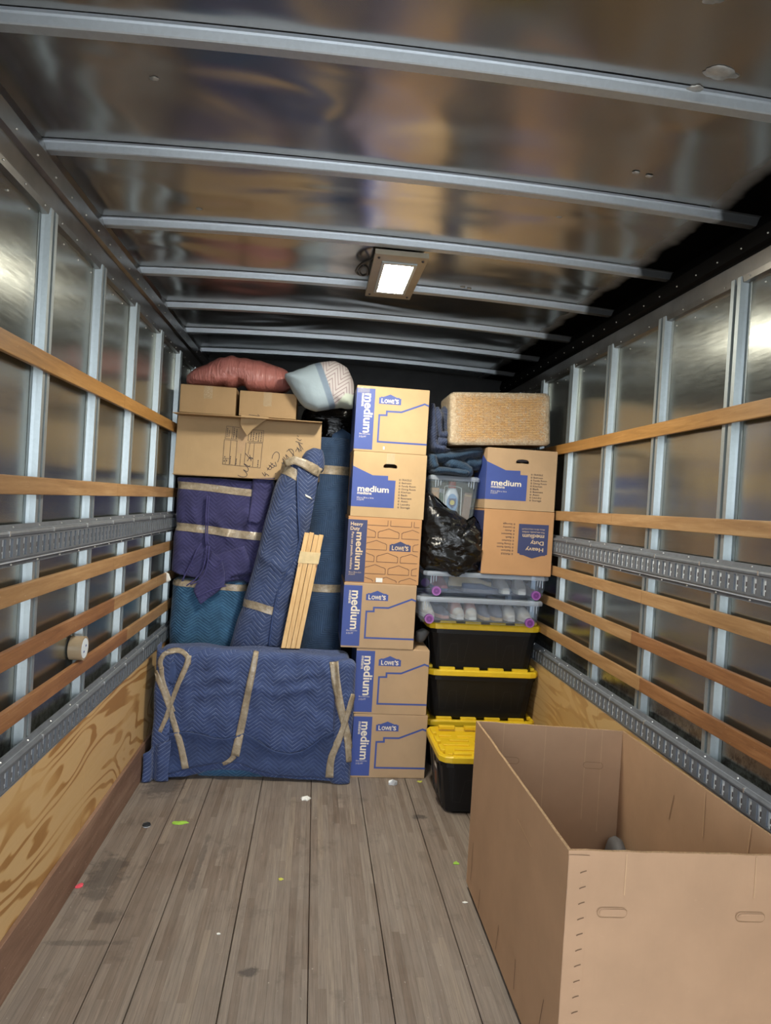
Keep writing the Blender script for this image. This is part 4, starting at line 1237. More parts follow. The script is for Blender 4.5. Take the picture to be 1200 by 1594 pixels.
for pts in ([(323, 772), (321, 800), (320, 830), (321, 848)], [(326, 772), (324, 800), (323, 830), (324, 848)], [(322, 850), (318, 880), (308, 898), (290, 912)], [(326, 850), (322, 884), (312, 902), (296, 910)], [(283, 905), (300, 870), (314, 845)], [(347, 870), (335, 882), (324, 870)], [(306, 930), (330, 918), (352, 912)]):
    L_, R_ = strip_px([(p.x, p.y) for p in smooth_pts([(*q, 0) for q in pts], 3)], 2.0)
    px_sheet('binding', bv, L_, R_, M['binding_purple'], pu, 16, 2, 0.026, 0.004, 4.46)
px_sheet('care_label', bv, [(257, 890), (258, 908)], [(263, 893), (266, 903)], M['white_paper'], pu, 4, 3, 0.012, 0.001, 4.5)

# --- leaning wrapped roll
def roll(name, label, zs, m, cuts, disp):
    """zs: list of (z, x centre, half width, y centre, half depth)"""
    root = wroot(name, (zs[0][1], zs[0][3], 0.0), label, 'wrapped roll')
    n, K = 84, 90
    vs, uv = [], []
    def at(z):
        for a, b in zip(zs[:-1], zs[1:]):
            if z <= b[0] or b is zs[-1]:
                t_ = min(1.0, max(0.0, (z-a[0])/(b[0]-a[0]))); return [a[i]+(b[i]-a[i])*t_ for i in range(1, 5)]
    for k in range(K+1):
        z = zs[0][0]+(zs[-1][0]-zs[0][0])*k/K
        cx, hw, cy, hd = at(z)
        for i in range(n):
            a = 2*math.pi*i/n
            v = Vector((cx+hw*math.cos(a), cy+hd*math.sin(a), z))
            d = disp(v, a)
            vs.append(v+Vector((math.cos(a), math.sin(a), 0))*d)
            uv.append((i/n*2*math.pi*(hw+hd)/2, z))
    fs = [(k*n+i, k*n+(i+1) % n, (k+1)*n+(i+1) % n, (k+1)*n+i) for k in range(K) for i in range(n)]
    fs.append(tuple(K*n+i for i in range(n)))
    o = pyd('blanket', vs, fs, m, root, True, uv)
    bvr = bvh_of(o)
    for (z, h, sk, ph) in cuts:
        c_ = at(z)
        band('tape_band', bvr, lambda zz: (at(zz)[0], at(zz)[2]), lambda a: z+sk*math.cos(a-ph), h, M['tape'], root, 0.8)
    return root, o, bvr
r1, r1o, r1b = roll('wrapped_roll', 'leaning blue quilted blanket roll with tape at the top and the middle', [(0.003, -0.765, 0.150, 4.40, 0.10), (0.70, -0.615, 0.158, 4.385, 0.10), (1.25, -0.505, 0.148, 4.375, 0.095), (1.85, -0.405, 0.128, 4.37, 0.09), (1.91, -0.392, 0.118, 4.37, 0.08)], M['quilt_roll'],
             [(1.815, 0.062, -0.045, 0.0), (0.985, 0.048, -0.025, 0.0)],
             lambda p, a: 0.010*nz(p.x*4, p.y*4, p.z*3)+0.006*nz(p.x*12, p.y*9, p.z*7)-0.012*math.exp(-((p.z-1.83)/0.04)**2)-0.006*math.exp(-((p.z-0.985)/0.03)**2)+0.014*math.exp(-((p.z-1.22+(p.x+0.45)*0.6)/0.025)**2)*max(0, -math.sin(a)))
flp = px_sheet('rolled_edge', r1b, [(463, 728), (463, 760), (464, 800), (466, 840), (460, 865), (446, 890), (432, 920), (424, 960), (418, 1008)], [(497, 735), (491, 770), (484, 810), (478, 842), (470, 870), (458, 900), (450, 930), (446, 965), (438, 1008)], M['quilt_roll'], r1, 60, 8, 0.013, 0.008, 4.32)
L_, R_ = strip_px([(463, 740), (463, 760), (464, 800), (466, 840), (460, 865), (446, 890), (432, 920), (424, 960), (418, 1005)], 2.2)
px_sheet('binding', r1b, L_, R_, M['binding_blue'], flp, 50, 2, 0.019, 0.004, 4.3)
bvf = bvh_of(r1o)
L_, R_ = strip_px([(444, 722), (458, 716), (474, 722), (498, 737)], 12, 16)
px_sheet('tape_band', bvf, L_, R_, M['tape'], r1, 20, 4, 0.022, 0.001, 4.3)
blob('top_end', [(470, 712), (476, 702), (488, 697), (502, 700), (505, 715), (502, 735), (490, 738), (474, 724)], 4.40, 0.06, M['quilt_roll'], r1, 4, 0.7, lambda p: 0.004*nz(p.x*14, p.y*14, p.z*14))
px_sheet('white_tag', r1b, [(474, 769), (481, 773)], [(475, 773), (485, 778)], M['white_paper'], r1, 4, 2, 0.018, 0.001, 4.3)
r2, r2o, r2b = roll('wrapped_roll', 'upright blue quilted roll with nested square stitching behind the timber bundle', [(0.003, -0.205, 0.146, 4.735, 0.115), (0.9, -0.20, 0.144, 4.735, 0.11), (2.05, -0.205, 0.132, 4.735, 0.10), (2.10, -0.208, 0.124, 4.735, 0.09)], M['quilt_steel'],
             [(1.882, 0.058, 0.0, 0.0), (1.085, 0.052, 0.0, 0.0)],
             lambda p, a: 0.006*nz(p.x*5, p.y*5, p.z*3)+0.004*nz(p.x*11, p.y*9, p.z*8)-0.008*math.exp(-((p.z-1.882)/0.03)**2)-0.006*math.exp(-((p.z-1.085)/0.03)**2))
# open top of the roll: peaked corner and a loop
bm = bmesh.new()
pk = [P(514, 692, 4.72), P(517, 680, 4.72), P(532, 671, 4.73), P(546, 680, 4.72), P(546, 697, 4.72), P(530, 698, 4.70)]
quad_slab('peaked_corner', [pk[0], pk[5], pk[4], pk[3], pk[2], pk[1]], 0.02, M['quilt_steel'], r2)
ribbon_pts = [P(503, 702, 4.64), P(492, 697, 4.64), P(489, 690, 4.65), P(497, 688, 4.66), P(505, 694, 4.66)]
lp = smooth_pts(ribbon_pts, 5)
vs, fs, uv = [], [], []
for p_ in lp:
    for j in range(4): vs.append(p_+Vector((0, 0.05*j/3, -0.004*j))); uv.append((p_.x, 0.05*j/3))
for k in range(len(lp)-1):
    for j in range(3): fs.append((k*4+j, (k+1)*4+j, (k+1)*4+j+1, k*4+j+1))
o = pyd('blanket_loop', vs, fs, M['quilt_steel'], r2, True, uv)
o.modifiers.new('thickness', 'SOLIDIFY').thickness = 0.006
# dark bundle squeezed between the roll and the cartons
plain('dark_fabric', (0.022, 0.02, 0.03), 0.8, 0, 0.4, 14, 0.3, 30)
plain('rust_fabric', (0.20, 0.07, 0.03), 0.7, 0, 0.3, 20)
db = blob('dark_bundle', [(535, 712), (545, 702), (551, 706), (552, 740), (549, 800), (541, 880), (538, 930), (534, 980), (527, 1000), (522, 930), (530, 800)], 4.91, 0.05, M['dark_fabric'], None, 4, 0.7, lambda p: 0.012*nz(p.x*9, p.y*9, p.z*6), cpx=(537, 830))
tag(db, 'dark narrow bundle squeezed between the upright roll and the middle boxes', 'bundle')

# --- timber bundle
def timber_mat():
    t = NT('pine_timber'); co = t.coord()
    g = t.noise(t.scale(co, (2.4, 2.4, 0.12)), 30, 5, 0.6, 0.8)
    c = t.ramp(g, [(0.25, (0.56, 0.33, 0.13)), (0.5, (0.64, 0.42, 0.19)), (0.75, (0.70, 0.50, 0.26))])
    kn = t.noise(t.scale(co, (1.6, 1.6, 0.8)), 13, 2, 0.4)
    oi = t.n('ShaderNodeObjectInfo')
    c = t.mix(1.0, c, t.ramp(oi.outputs['Random'], [(0.0, (0.80, 0.72, 0.62)), (1.0, (1.08, 1.08, 1.1))]), 'MULTIPLY')
    c = t.mix(t.ramp(kn, [(0.66, 0.0), (0.74, 0.9)]), c, (0.22, 0.08, 0.025))
    M['pine'] = t.set(c, 0.55, 0, t.bump(g, 0.1, 0.003))
timber_mat()
tb = wroot('timber_bundle', (-0.40, 4.2, 0.77), 'four pale pine boards taped together leaning on end in front of the wrapped rolls', 'timber bundle')
T0, T1, B0, B1 = P(474, 829, 4.255), P(504, 834, 4.255), P(437, 1009, 4.185), P(467, 1010, 4.185)
for i in range(4):
    f0, f1 = i/4+0.004, (i+1)/4-0.012
    dz = (0.0, 0.006, -0.004, 0.002)[i]
    bm = bmesh.new()
    q = [B0.lerp(B1, f0), B0.lerp(B1, f1), T0.lerp(T1, f1)+Vector((0, 0, dz)), T0.lerp(T1, f0)+Vector((0, 0, dz))]
    vv = [bm.verts.new(p_) for p_ in q]+[bm.verts.new(p_+Vector((0, 0.045, 0.0))) for p_ in q]
    for f in ((0, 1, 2, 3), (7, 6, 5, 4), (0, 4, 5, 1), (1, 5, 6, 2), (2, 6, 7, 3), (3, 7, 4, 0)): bm.faces.new([vv[j] for j in f])
    bmesh.ops.recalc_face_normals(bm, faces=bm.faces[:])
    bevel(bm, 0.0015, 1)
    bm_obj('board', bm, M['pine'], tb)
def around(name, f0, f1, m, root, grow=0.003):
    L0, L1 = B0.lerp(T0, f0), B0.lerp(T0, f1); R0, R1 = B1.lerp(T1, f0+0.012), B1.lerp(T1, f1+0.012)
    vs = []
    for (a, b) in ((L0, R0), (L1, R1)):
        ex = (b-a).normalized()
        for p_ in (a-ex*grow+Vector((0, -grow, 0)), b+ex*grow+Vector((0, -grow, 0)), b+ex*grow+Vector((0, 0.045+grow, 0)), a-ex*grow+Vector((0, 0.045+grow, 0))): vs.append(p_)
    pyd(name, vs, [(i, (i+1) % 4, (i+1) % 4+4, i+4) for i in range(4)], m, root)
around('tape_wrap', 0.735, 0.835, M['masking_tape'], tb)
plain('red_mark', (0.35, 0.02, 0.02), 0.6)

# --- bedding on top
t = NT('pink_satin'); co = t.coord()
xyz = t.sep(co)
wr = t.noise(t.scale(co, (26, 8, 5)), 1.0, 4, 0.6, 1.0)
c = t.mix(t.ramp(t.noise(co, 6, 3), [(0.3, 0.0), (0.7, 1.0)]), (0.43, 0.155, 0.135), (0.53, 0.205, 0.18))
M['pink_satin'] = t.set(c, 0.36, 0, t.bump(wr, 0.9, 0.02), 0.6)
pk = blob('pink_comforter', [(291, 588), (300, 580), (322, 570), (344, 560), (370, 560), (400, 564), (425, 570), (448, 578), (456, 592), (452, 608), (430, 613), (400, 611), (378, 606), (350, 601), (310, 601), (292, 598)], 4.66, 0.17, M['pink_satin'], None, 5, 0.6,
          lambda p: 0.010*nz(p.x*6, p.y*6, p.z*8)+0.006*nz(p.x*22, p.y*8, p.z*7)-0.03*math.exp(-((p.x+0.83+(p.z-2.4)*0.5)/0.035)**2)*(1 if p.z < 2.48 else 0.3)+0.012*math.exp(-((p.x+0.9)/0.03)**2), flat=None, cpx=(372, 588))
tag(pk, 'dusty pink satin comforter rolled on top of the two small boxes', 'comforter')
t = NT('pillow_patchwork'); co = t.coord(); xyz = t.sep(co)
# patchwork: pale blue half, grey-blue band, striped white half, greenish corner
ax_ = t.math('ADD', t.math('MULTIPLY', t.math('ADD', xyz[0], 0.30), 0.85), t.math('MULTIPLY', t.math('SUBTRACT', xyz[2], 2.40), 0.35))
st = t.math('PINGPONG', t.math('ADD', t.math('MULTIPLY', xyz[0], 0.45), t.math('ADD', t.math('MULTIPLY', xyz[2], 0.9), t.math('MULTIPLY', t.math('PINGPONG', t.math('SUBTRACT', xyz[0], t.math('MULTIPLY', xyz[2], 0.4)), 0.055), 1.7))), 0.019)
stripe = t.mix(t.ramp(t.math('MULTIPLY', st, 52.0), [(0.18, 1.0), (0.34, 0.0)]), (0.48, 0.45, 0.45), (0.28, 0.22, 0.24))
c = t.mix(t.ramp(ax_, [(0.001, 0.0), (0.005, 1.0)], 'LINEAR'), (0.33, 0.41, 0.47), (0.19, 0.25, 0.33))
c = t.mix(t.ramp(ax_, [(0.036, 0.0), (0.040, 1.0)]), c, stripe)
gr = t.math('SUBTRACT', t.math('ADD', xyz[0], 0.19), t.math('MULTIPLY', t.math('SUBTRACT', xyz[2], 2.30), 0.7))
c = t.mix(t.math('MULTIPLY', t.ramp(gr, [(0.0, 0.0), (0.01, 1.0)]), t.ramp(t.math('SUBTRACT', 2.36, xyz[2]), [(0.0, 0.0), (0.01, 1.0)])), c, (0.50, 0.56, 0.48))
M['pillow'] = t.set(c, 0.8, 0, t.bump(t.noise(co, 14, 4), 0.4, 0.015), 0.2)
pl = blob('patchwork_pillow', [(441, 584), (455, 580), (474, 573), (498, 565), (522, 564), (540, 574), (549, 592), (553, 612), (551, 636), (532, 634), (515, 637), (492, 641), (474, 634), (460, 618), (450, 600)], 4.44, 0.13, M['pillow'], None, 5, 0.7,
          lambda p: 0.006*nz(p.x*7, p.y*7, p.z*7)+0.003*nz(p.x*20, p.y*20, p.z*20), cpx=(502, 605))
for v in pl.data.vertices:
    c_ = v.co
    if c_.x > -0.092: c_.x = -0.092
    if c_.x < -0.448 and c_.z < 2.352 and c_.y > 4.482: c_.y = 4.482
tag(pl, 'pale blue and white striped patchwork pillow beside the pink comforter', 'pillow')
bk = blob('trash_bag', [(474, 640), (495, 634), (530, 634), (551, 637), (551, 680), (540, 700), (510, 695), (498, 700), (480, 680), (470, 660)], 4.90, 0.10, M['black_bag'], None, 5, 0.75,
          lambda p: 0.016*(0.5-abs(nz(p.x*8, p.y*8, p.z*8)))+0.008*(0.5-abs(nz(p.x*18+2, p.y*18, p.z*18))), cpx=(515, 665), flat=2.112)
for v in bk.data.vertices:
    c_ = v.co
    if c_.y < 4.885 and c_.x < -0.26 and c_.z < 2.22: c_.y = 4.885
tag(bk, 'black plastic trash bag stuffed under the patchwork pillow', 'trash bag')
# ================================================================ RIGHT SIDE: totes, bags, basket, big bin
def ring_loft(name, rings, m, parent, cap0=False, cap1=False, n=56, smooth=True, inward=False):
    """rings: (width, depth, corner radius, z) about the origin"""
    vs, fs = [], []
    for (w_, d_, r_, z_) in rings:
        vs += [(x, y, z_) for x, y in rrect(w_, d_, r_, n)]
    for k in range(len(rings)-1):
        for i in range(n):
            j = (i+1) % n
            fs.append((k*n+i, k*n+j, (k+1)*n+j, (k+1)*n+i))
    if cap0: fs.append(tuple(range(n-1, -1, -1)))
    if cap1: fs.append(tuple((len(rings)-1)*n+i for i in range(n)))
    o = pyd(name, vs, fs, m, parent, False)
    return o
def tote(label, xc, yf, z0, w_, d_, h_, lidtop=False):
    root = empty('storage_tote', (xc, yf+d_/2, z0)); tag(root, label, 'storage tote', 'black totes with yellow lids')
    hb = h_-0.052
    bw, bd, tw, td = w_*0.86, d_*0.80, w_*0.945, d_*0.92
    ring_loft('body', [(bw-0.02, bd-0.02, 0.05, 0.0), (bw, bd, 0.055, 0.012), (tw, td, 0.06, hb-0.03), (tw+0.016, td+0.016, 0.065, hb-0.028), (tw+0.018, td+0.018, 0.065, hb+0.012), (tw-0.01, td-0.01, 0.05, hb+0.012)], M['tote_black'], root, True, True)
    # moulded ribs on the front: two W shaped outlines, on the sides upright ribs
    def yfront(z): return -(bd+(td-bd)*min(1, max(0, (z-0.012)/(hb-0.042))))/2
    for k, cx in enumerate((-0.19*w_/0.74, 0.17*w_/0.74)):
        prof = [(-0.095, 0.93), (-0.085, 0.18), (-0.045, 0.16), (-0.025, 0.72), (0.02, 0.74), (0.03, 0.14), (0.07, 0.14), (0.09, 0.93)]
        pts = [(cx+a, 0.03+b*(hb-0.07)) for a, b in prof]
        v2, f2 = stroke(pts, 0.0045)
        pyd('moulded_rib', [(x, yfront(z)-0.0018, z) for x, z in v2], f2, M['tote_rib'], root)
    for s in (-1, 1):
        for yy in (-0.12, 0.0, 0.12):
            zz = (0.03, hb-0.05)
            xa, xb = [(bw+(tw-bw)*((z-0.012)/(hb-0.042)))/2 for z in zz]
            vs = [(s*(xa+0.004), yy-0.012, zz[0]), (s*(xa+0.004), yy+0.012, zz[0]), (s*(xb+0.004), yy+0.012, zz[1]), (s*(xb+0.004), yy-0.012, zz[1]),
                  (s*(xa-0.004), yy-0.014, zz[0]), (s*(xa-0.004), yy+0.014, zz[0]), (s*(xb-0.004), yy+0.014, zz[1]), (s*(xb-0.004), yy-0.014, zz[1])]
            fs = [(0, 1, 2, 3), (0, 4, 5, 1), (1, 5, 6, 2), (2, 6, 7, 3), (3, 7, 4, 0)]
            pyd('moulded_rib', vs, fs, M['tote_black'], root)
    # lid: skirt, rim, sunken panel
    zl = hb
    lid = ring_loft('lid', [(w_-0.008, d_-0.008, 0.062, zl), (w_, d_, 0.065, zl+0.004), (w_, d_, 0.065, zl+0.030), (w_-0.012, d_-0.012, 0.06, zl+0.038), (w_-0.045, d_-0.045, 0.055, zl+0.038), (w_-0.06, d_-0.06, 0.05, zl+0.018)], M['tote_yellow'], root, False, True)
    for sx, sy, along in ((0, -1, 'x'), (0, 1, 'x'), (-1, 0, 'y'), (1, 0, 'y')):
        L = w_ if along == 'x' else d_
        k = 4 if along == 'x' else 3
        span = (L-0.10)/k
        for i in range(k):
            c0 = -L/2+0.05+span*(i+0.5)
            hl = span*0.32
            if along == 'x': box('rim_tab', c0-hl, c0+hl, sy*(d_/2-0.031)-0.013, sy*(d_/2-0.031)+0.013, zl+0.030, h_, M['tote_yellow'], lid, 0.003)
            else: box('rim_tab', sx*(w_/2-0.031)-0.013, sx*(w_/2-0.031)+0.013, c0-hl, c0+hl, zl+0.030, h_, M['tote_yellow'], lid, 0.003)
    if lidtop:
        g = rnd_seed(5)
        for r in range(5):
            y = -d_/2+0.075+r*0.075
            x = -w_/2+0.06+(0.05 if r % 2 else 0)
            while x < w_/2-0.14:
                L = g.uniform(0.08, 0.16)
                box('lid_rib', x, min(x+L, w_/2-0.06), y, y+0.02, zl+0.012, zl+0.027, M['tote_yellow'], lid, 0.003)
                x += L+0.03
    return root
plain('tote_rib', (0.006, 0.006, 0.007), 0.55)
tote('black tote with yellow lid at the bottom of the three-tote stack', 0.842, 4.30, 0.0, 0.735, 0.50, 0.336)
tote('black tote with yellow lid in the middle of the three-tote stack', 0.845, 4.30, 0.322, 0.738, 0.50, 0.336)
tote('black tote with yellow lid under the clear shoe boxes', 0.838, 4.30, 0.634, 0.75, 0.50, 0.322)
ft = tote('black tote with ribbed yellow lid on the floor behind the big carton', 0.822, 3.643, 0.0, 0.735, 0.52, 0.345, True)
# worn label on its end
vs = [(-0.333, -0.13, 0.10), (-0.333, -0.03, 0.10), (-0.343, -0.03, 0.24), (-0.343, -0.13, 0.24)]
o = pyd('label_sticker', [(x-0.012, y, z) for x, y, z in vs], [(0, 3, 2, 1)], M['ink_dark'], ft)
pyd('label_print', [(-0.3465, -0.11, 0.12), (-0.3465, -0.06, 0.12), (-0.3515, -0.06, 0.19), (-0.3515, -0.11, 0.19)], [(0, 3, 2, 1)], M['rust_fabric'], o)
pyd('label_print', [(-0.3535, -0.12, 0.21), (-0.3535, -0.05, 0.21), (-0.3556, -0.05, 0.235), (-0.3556, -0.12, 0.235)], [(0, 3, 2, 1)], M['white_paper'], o)

def clear_tote(name, label, xc, yf, z0, w_, d_, h_, m='clear_plastic', wheels=True, taper=0.93, cat='clear tote', group=None):
    root = empty(name, (xc, yf+d_/2, z0)); tag(root, label, cat, group)
    bw, bd = w_*taper, d_*taper
    tw, td = w_*0.965, d_*0.965
    hb = h_-0.022
    ring_loft('tub', [(bw-0.03, bd-0.03, 0.02, 0.006), (bw, bd, 0.03, 0.022), (tw, td, 0.032, hb), (tw-0.006, td-0.006, 0.03, hb), (bw-0.006, bd-0.006, 0.028, 0.024)], M[m], root, True, True)
    ring_loft('lid', [(w_-0.004, d_-0.004, 0.035, hb-0.008), (w_, d_, 0.036, hb+0.004), (w_-0.004, d_-0.004, 0.036, h_-0.006), (w_-0.02, d_-0.02, 0.03, h_-0.001), (w_-0.05, d_-0.05, 0.03, h_-0.004)], M['clear_lid'], root, False, True)
    for sx in (-1, 1):
        for k in range(3):
            x = sx*(w_/2-0.045-0.016*k)
            box('grip_rib', x-0.002, x+0.002, -td/2-0.006, -td/2+0.004, hb-0.055+0.006*k, hb-0.008, M['clear_lid'], root, 0.0008)
        if wheels:
            for sy in (-1, 1):
                bm = bmesh.new()
                mt = Matrix.Translation((sx*(bw/2-0.055), sy*(bd/2+0.004), 0.031)) @ Matrix.Rotation(math.pi/2, 4, 'X')
                bmesh.ops.create_cone(bm, cap_ends=True, segments=28, radius1=0.029, radius2=0.029, depth=0.022, matrix=mt)
                wh = bm_obj('wheel', bm, M['purple_plastic'], root)
                for (r0, r1, dd) in ((0.026, 0.022, 0.0115), (0.013, 0.009, 0.0115)):
                    vs, fs = [], []
                    for i in range(28):
                        a = 2*math.pi*i/28
                        for r in (r0, r1): vs.append((sx*(bw/2-0.055)+r*math.cos(a), sy*(bd/2+0.004+dd), 0.031+r*math.sin(a)))
                    for i in range(28):
                        j = (i+1) % 28
                        fs.append((2*i, 2*j, 2*j+1, 2*i+1))
                    pyd('wheel_ring', vs, fs, M['purple_pale'] if r0 > 0.02 else M['purple_dark'], wh)
    return root
plain('purple_pale', (0.38, 0.16, 0.42), 0.4)
GS = 'clear rolling shoe boxes'
clear_tote('underbed_box', 'lower clear shoe box with purple wheels on the yellow tote lid', 0.757, 4.150, 0.958, 0.80, 0.46, 0.168, group=GS)
clear_tote('underbed_box', 'upper clear shoe box with purple wheels under the trash bag', 0.798, 4.185, 1.127, 0.80, 0.46, 0.155, group=GS)
clear_tote('clear_storage_box', 'tall clear box holding a red-capped bottle, under the folded blankets', 0.575, 4.285, 1.575, 0.335, 0.33, 0.305, 'clear_tall', False, 0.84, 'storage box')

# shoes lying in the clear boxes
plain('shoe_white', (0.55, 0.50, 0.42), 0.7); plain('shoe_grey', (0.13, 0.13, 0.15), 0.8); plain('shoe_tan', (0.50, 0.36, 0.18), 0.7)
plain('shoe_red', (0.26, 0.05, 0.05), 0.7); plain('shoe_peach', (0.55, 0.30, 0.24), 0.8); plain('shoe_navy', (0.03, 0.05, 0.10), 0.8); plain('shoe_sole', (0.70, 0.66, 0.56), 0.7)
def shoe(label, x, y, z, rz, mu, ms, L=0.25, wd=0.085, ht=0.085, rx=0.0, toe=None):
    root = empty('shoe', (x, y, z)); root.rotation_euler = (rx, 0, rz)
    tag(root, label, 'shoe', 'shoes in the clear boxes')
    n = 20
    def half(t_):   # half width along the length, 0 toe .. 1 heel
        return wd/2*(math.sin(math.pi*min(1, (t_*0.93+0.07)))**0.45)*(1.0-0.22*math.exp(-((t_-0.62)/0.16)**2))
    vs, fs = [], []
    for lvl in (0.0, 0.022):
        for k in range(n+1):
            t_ = k/n; vs += [(-half(t_), -L/2+L*t_, lvl), (half(t_), -L/2+L*t_, lvl)]
    m_ = 2*(n+1)
    for k in range(n):
        a = 2*k
        fs += [(a, a+2, a+3, a+1), (m_+a, m_+a+1, m_+a+3, m_+a+2), (a, m_+a, m_+a+2, a+2), (a+1, a+3, m_+a+3, m_+a+1)]
    fs += [(0, 1, m_+1, m_), (2*n, m_+2*n, m_+2*n+1, 2*n+1)]
    pyd('sole', vs, fs, M[ms], root)
    vs, fs = [], []
    q = 12
    for k in range(n+1):
        t_ = k/n
        top = 0.022+ht*(0.42+0.58*min(1, max(0, (t_-0.12)/0.42)))*(math.sin(math.pi*min(1.0, max(0.03, t_*0.5+0.06)))**0.5)
        hw = half(t_)*0.97
        for i in range(q+1):
            a = math.pi*i/q
            op = 1.0
            if t_ > 0.5 and 0.3 < a/math.pi < 0.7: op = 0.62
            vs.append((hw*math.cos(a)*(0.86+0.14*abs(math.cos(a))), -L/2+L*t_*0.985, 0.018+(top-0.018)*(math.sin(a)**0.6)*op))
    for k in range(n):
        for i in range(q):
            a = k*(q+1)+i
            fs.append((a, a+1, a+q+2, a+q+1))
    fs.append(tuple(range(q, -1, -1))); fs.append(tuple(n*(q+1)+i for i in range(q+1)))
    pyd('upper', vs, fs, M[mu], root, True)
    if toe:
        vs2 = [(v[0]*1.015, v[1]-0.001, v[2]+0.0015) for v in vs[:(q+1)*6]]
        pyd('toe_cap', vs2, [f for f in fs if max(f) < (q+1)*6], M[toe], root, True)
    return root
zl, zu = 0.984, 1.153
for (lab, x, y, z, rz, mu, ms, kw) in (
        ('pale sneaker standing at the left end of the lower clear box', 0.44, 4.36, zl, 0.2, 'shoe_white', 'shoe_sole', dict(ht=0.10)),
        ('grey flat shoe lying second from the left in the lower clear box', 0.535, 4.34, zl, 0.15, 'shoe_grey', 'shoe_peach', dict(ht=0.05)),
        ('left of the two peach-topped white sneakers in the lower clear box', 0.635, 4.33, zl, 0.08, 'shoe_peach', 'shoe_sole', dict(ht=0.10, toe='shoe_white')),
        ('right of the two peach-topped white sneakers in the lower clear box', 0.73, 4.335, zl, -0.05, 'shoe_peach', 'shoe_sole', dict(ht=0.10, toe='shoe_white')),
        ('slim grey shoe right of the peach sneakers', 0.815, 4.345, zl, 0.03, 'shoe_grey', 'shoe_tan', dict(wd=0.07, ht=0.075)),
        ('wide grey shoe with tan sole in the lower clear box', 0.895, 4.335, zl, -0.04, 'shoe_grey', 'shoe_tan', dict(wd=0.09, ht=0.085)),
        ('left cream lace shoe at the right end of the lower clear box', 0.985, 4.34, zl, -0.1, 'shoe_white', 'shoe_white', dict(ht=0.08)),
        ('right cream lace shoe at the right end of the lower clear box', 1.075, 4.33, zl, 0.05, 'shoe_white', 'shoe_white', dict(ht=0.07)),
        ('dark red shoe at the left of the upper clear box', 0.52, 4.36, zu, 0.15, 'shoe_red', 'shoe_navy', dict(ht=0.08)),
        ('long tan shoe lying sideways in the upper clear box', 0.735, 4.40, zu+0.02, 1.5, 'shoe_tan', 'shoe_tan', dict(ht=0.06, L=0.28)),
        ('navy flat shoe in front of the tan one in the upper clear box', 0.77, 4.27, zu, 1.62, 'shoe_navy', 'shoe_grey', dict(ht=0.04, L=0.24)),
        ('left cream shoe of the pair at the right of the upper clear box', 0.93, 4.36, zu, 0.05, 'shoe_white', 'shoe_sole', dict(ht=0.085)),
        ('right cream shoe of the pair at the right of the upper clear box', 1.05, 4.36, zu, -0.1, 'shoe_white', 'shoe_sole', dict(ht=0.085))):
    shoe(lab, x, y, z, rz, M and mu, ms, **kw)

# things in the tall clear box
plain('bottle_white', (0.55, 0.58, 0.60), 0.35); plain('bottle_red', (0.55, 0.05, 0.04), 0.35); plain('label_blue', (0.16, 0.28, 0.45), 0.4); plain('label_yellow', (0.6, 0.5, 0.12), 0.4); plain('packet_brown', (0.22, 0.13, 0.09), 0.6); plain('green_thing', (0.10, 0.22, 0.12), 0.5)
bo = empty('bottle', (0.575, 4.37, 1.602)); tag(bo, 'white bottle with red cap and blue oval label inside the tall clear box', 'bottle')
ring_loft('body', [(0.075, 0.05, 0.02, 0.0), (0.085, 0.06, 0.025, 0.01), (0.088, 0.062, 0.025, 0.15), (0.07, 0.05, 0.024, 0.185), (0.045, 0.04, 0.019, 0.205)], M['bottle_white'], bo, True, True, 40)
ring_loft('cap', [(0.05, 0.044, 0.021, 0.2), (0.052, 0.046, 0.022, 0.215), (0.046, 0.042, 0.02, 0.243)], M['bottle_red'], bo, True, True, 40)
def disc(name, cx, cz, rx, rz_, y, m, parent, pts=None, n=24):
    vs = [(cx+rx*math.cos(2*math.pi*i/n), y, cz+rz_*math.sin(2*math.pi*i/n)) for i in range(n)]
    return pyd(name, vs, [tuple(range(n))], m, parent)
lbq = disc('label', 0, 0.105, 0.036, 0.06, -0.0325, M['label_blue'], bo)
pyd('shield', [(-0.024, -0.0332, 0.135), (0.024, -0.0332, 0.135), (0.024, -0.0332, 0.095), (0, -0.0332, 0.07), (-0.024, -0.0332, 0.095)], [(0, 4, 3, 2, 1)], M['ink_navy'], lbq)
disc('shield_mark', 0, 0.108, 0.015, 0.016, -0.0338, M['label_yellow'], lbq)
def slab_thing(name, label, cat, x0, x1, y0, y1, z0, z1, m, ry=0.0):
    o = empty(name, ((x0+x1)/2, (y0+y1)/2, z0)); tag(o, label, cat)
    w_, d_, h_ = x1-x0, y1-y0, z1-z0
    box('cover', -w_/2, w_/2, -d_/2, d_/2, 0, h_, m, o, 0.004, 2)
    box('end_fold', -w_/2+0.004, w_/2-0.004, -d_/2-0.0015, d_/2+0.0015, h_*0.86, h_*0.93, M['cardboard_edge'], o)
    o.rotation_euler = (0, ry, 0)
    return o
slab_thing('small_carton', 'small tan carton at the left inside the tall clear box', 'carton', 0.442, 0.492, 4.36, 4.43, 1.605, 1.80, M['cardboard_orange'])
slab_thing('brown_packet', 'brown packet leaning at the right inside the tall clear box', 'packet', 0.645, 0.695, 4.37, 4.44, 1.604, 1.78, M['packet_brown'], 0.09)
gj = empty('green_jar', (0.522, 4.47, 1.602)); tag(gj, 'green jar at the back of the tall clear box', 'jar')
ring_loft('jar', [(0.06, 0.06, 0.029, 0), (0.064, 0.064, 0.031, 0.15), (0.05, 0.05, 0.024, 0.17)], M['green_thing'], gj, True, True, 32)
ring_loft('lid', [(0.055, 0.055, 0.026, 0.17), (0.055, 0.055, 0.026, 0.195)], M['bottle_white'], gj, True, True, 32)
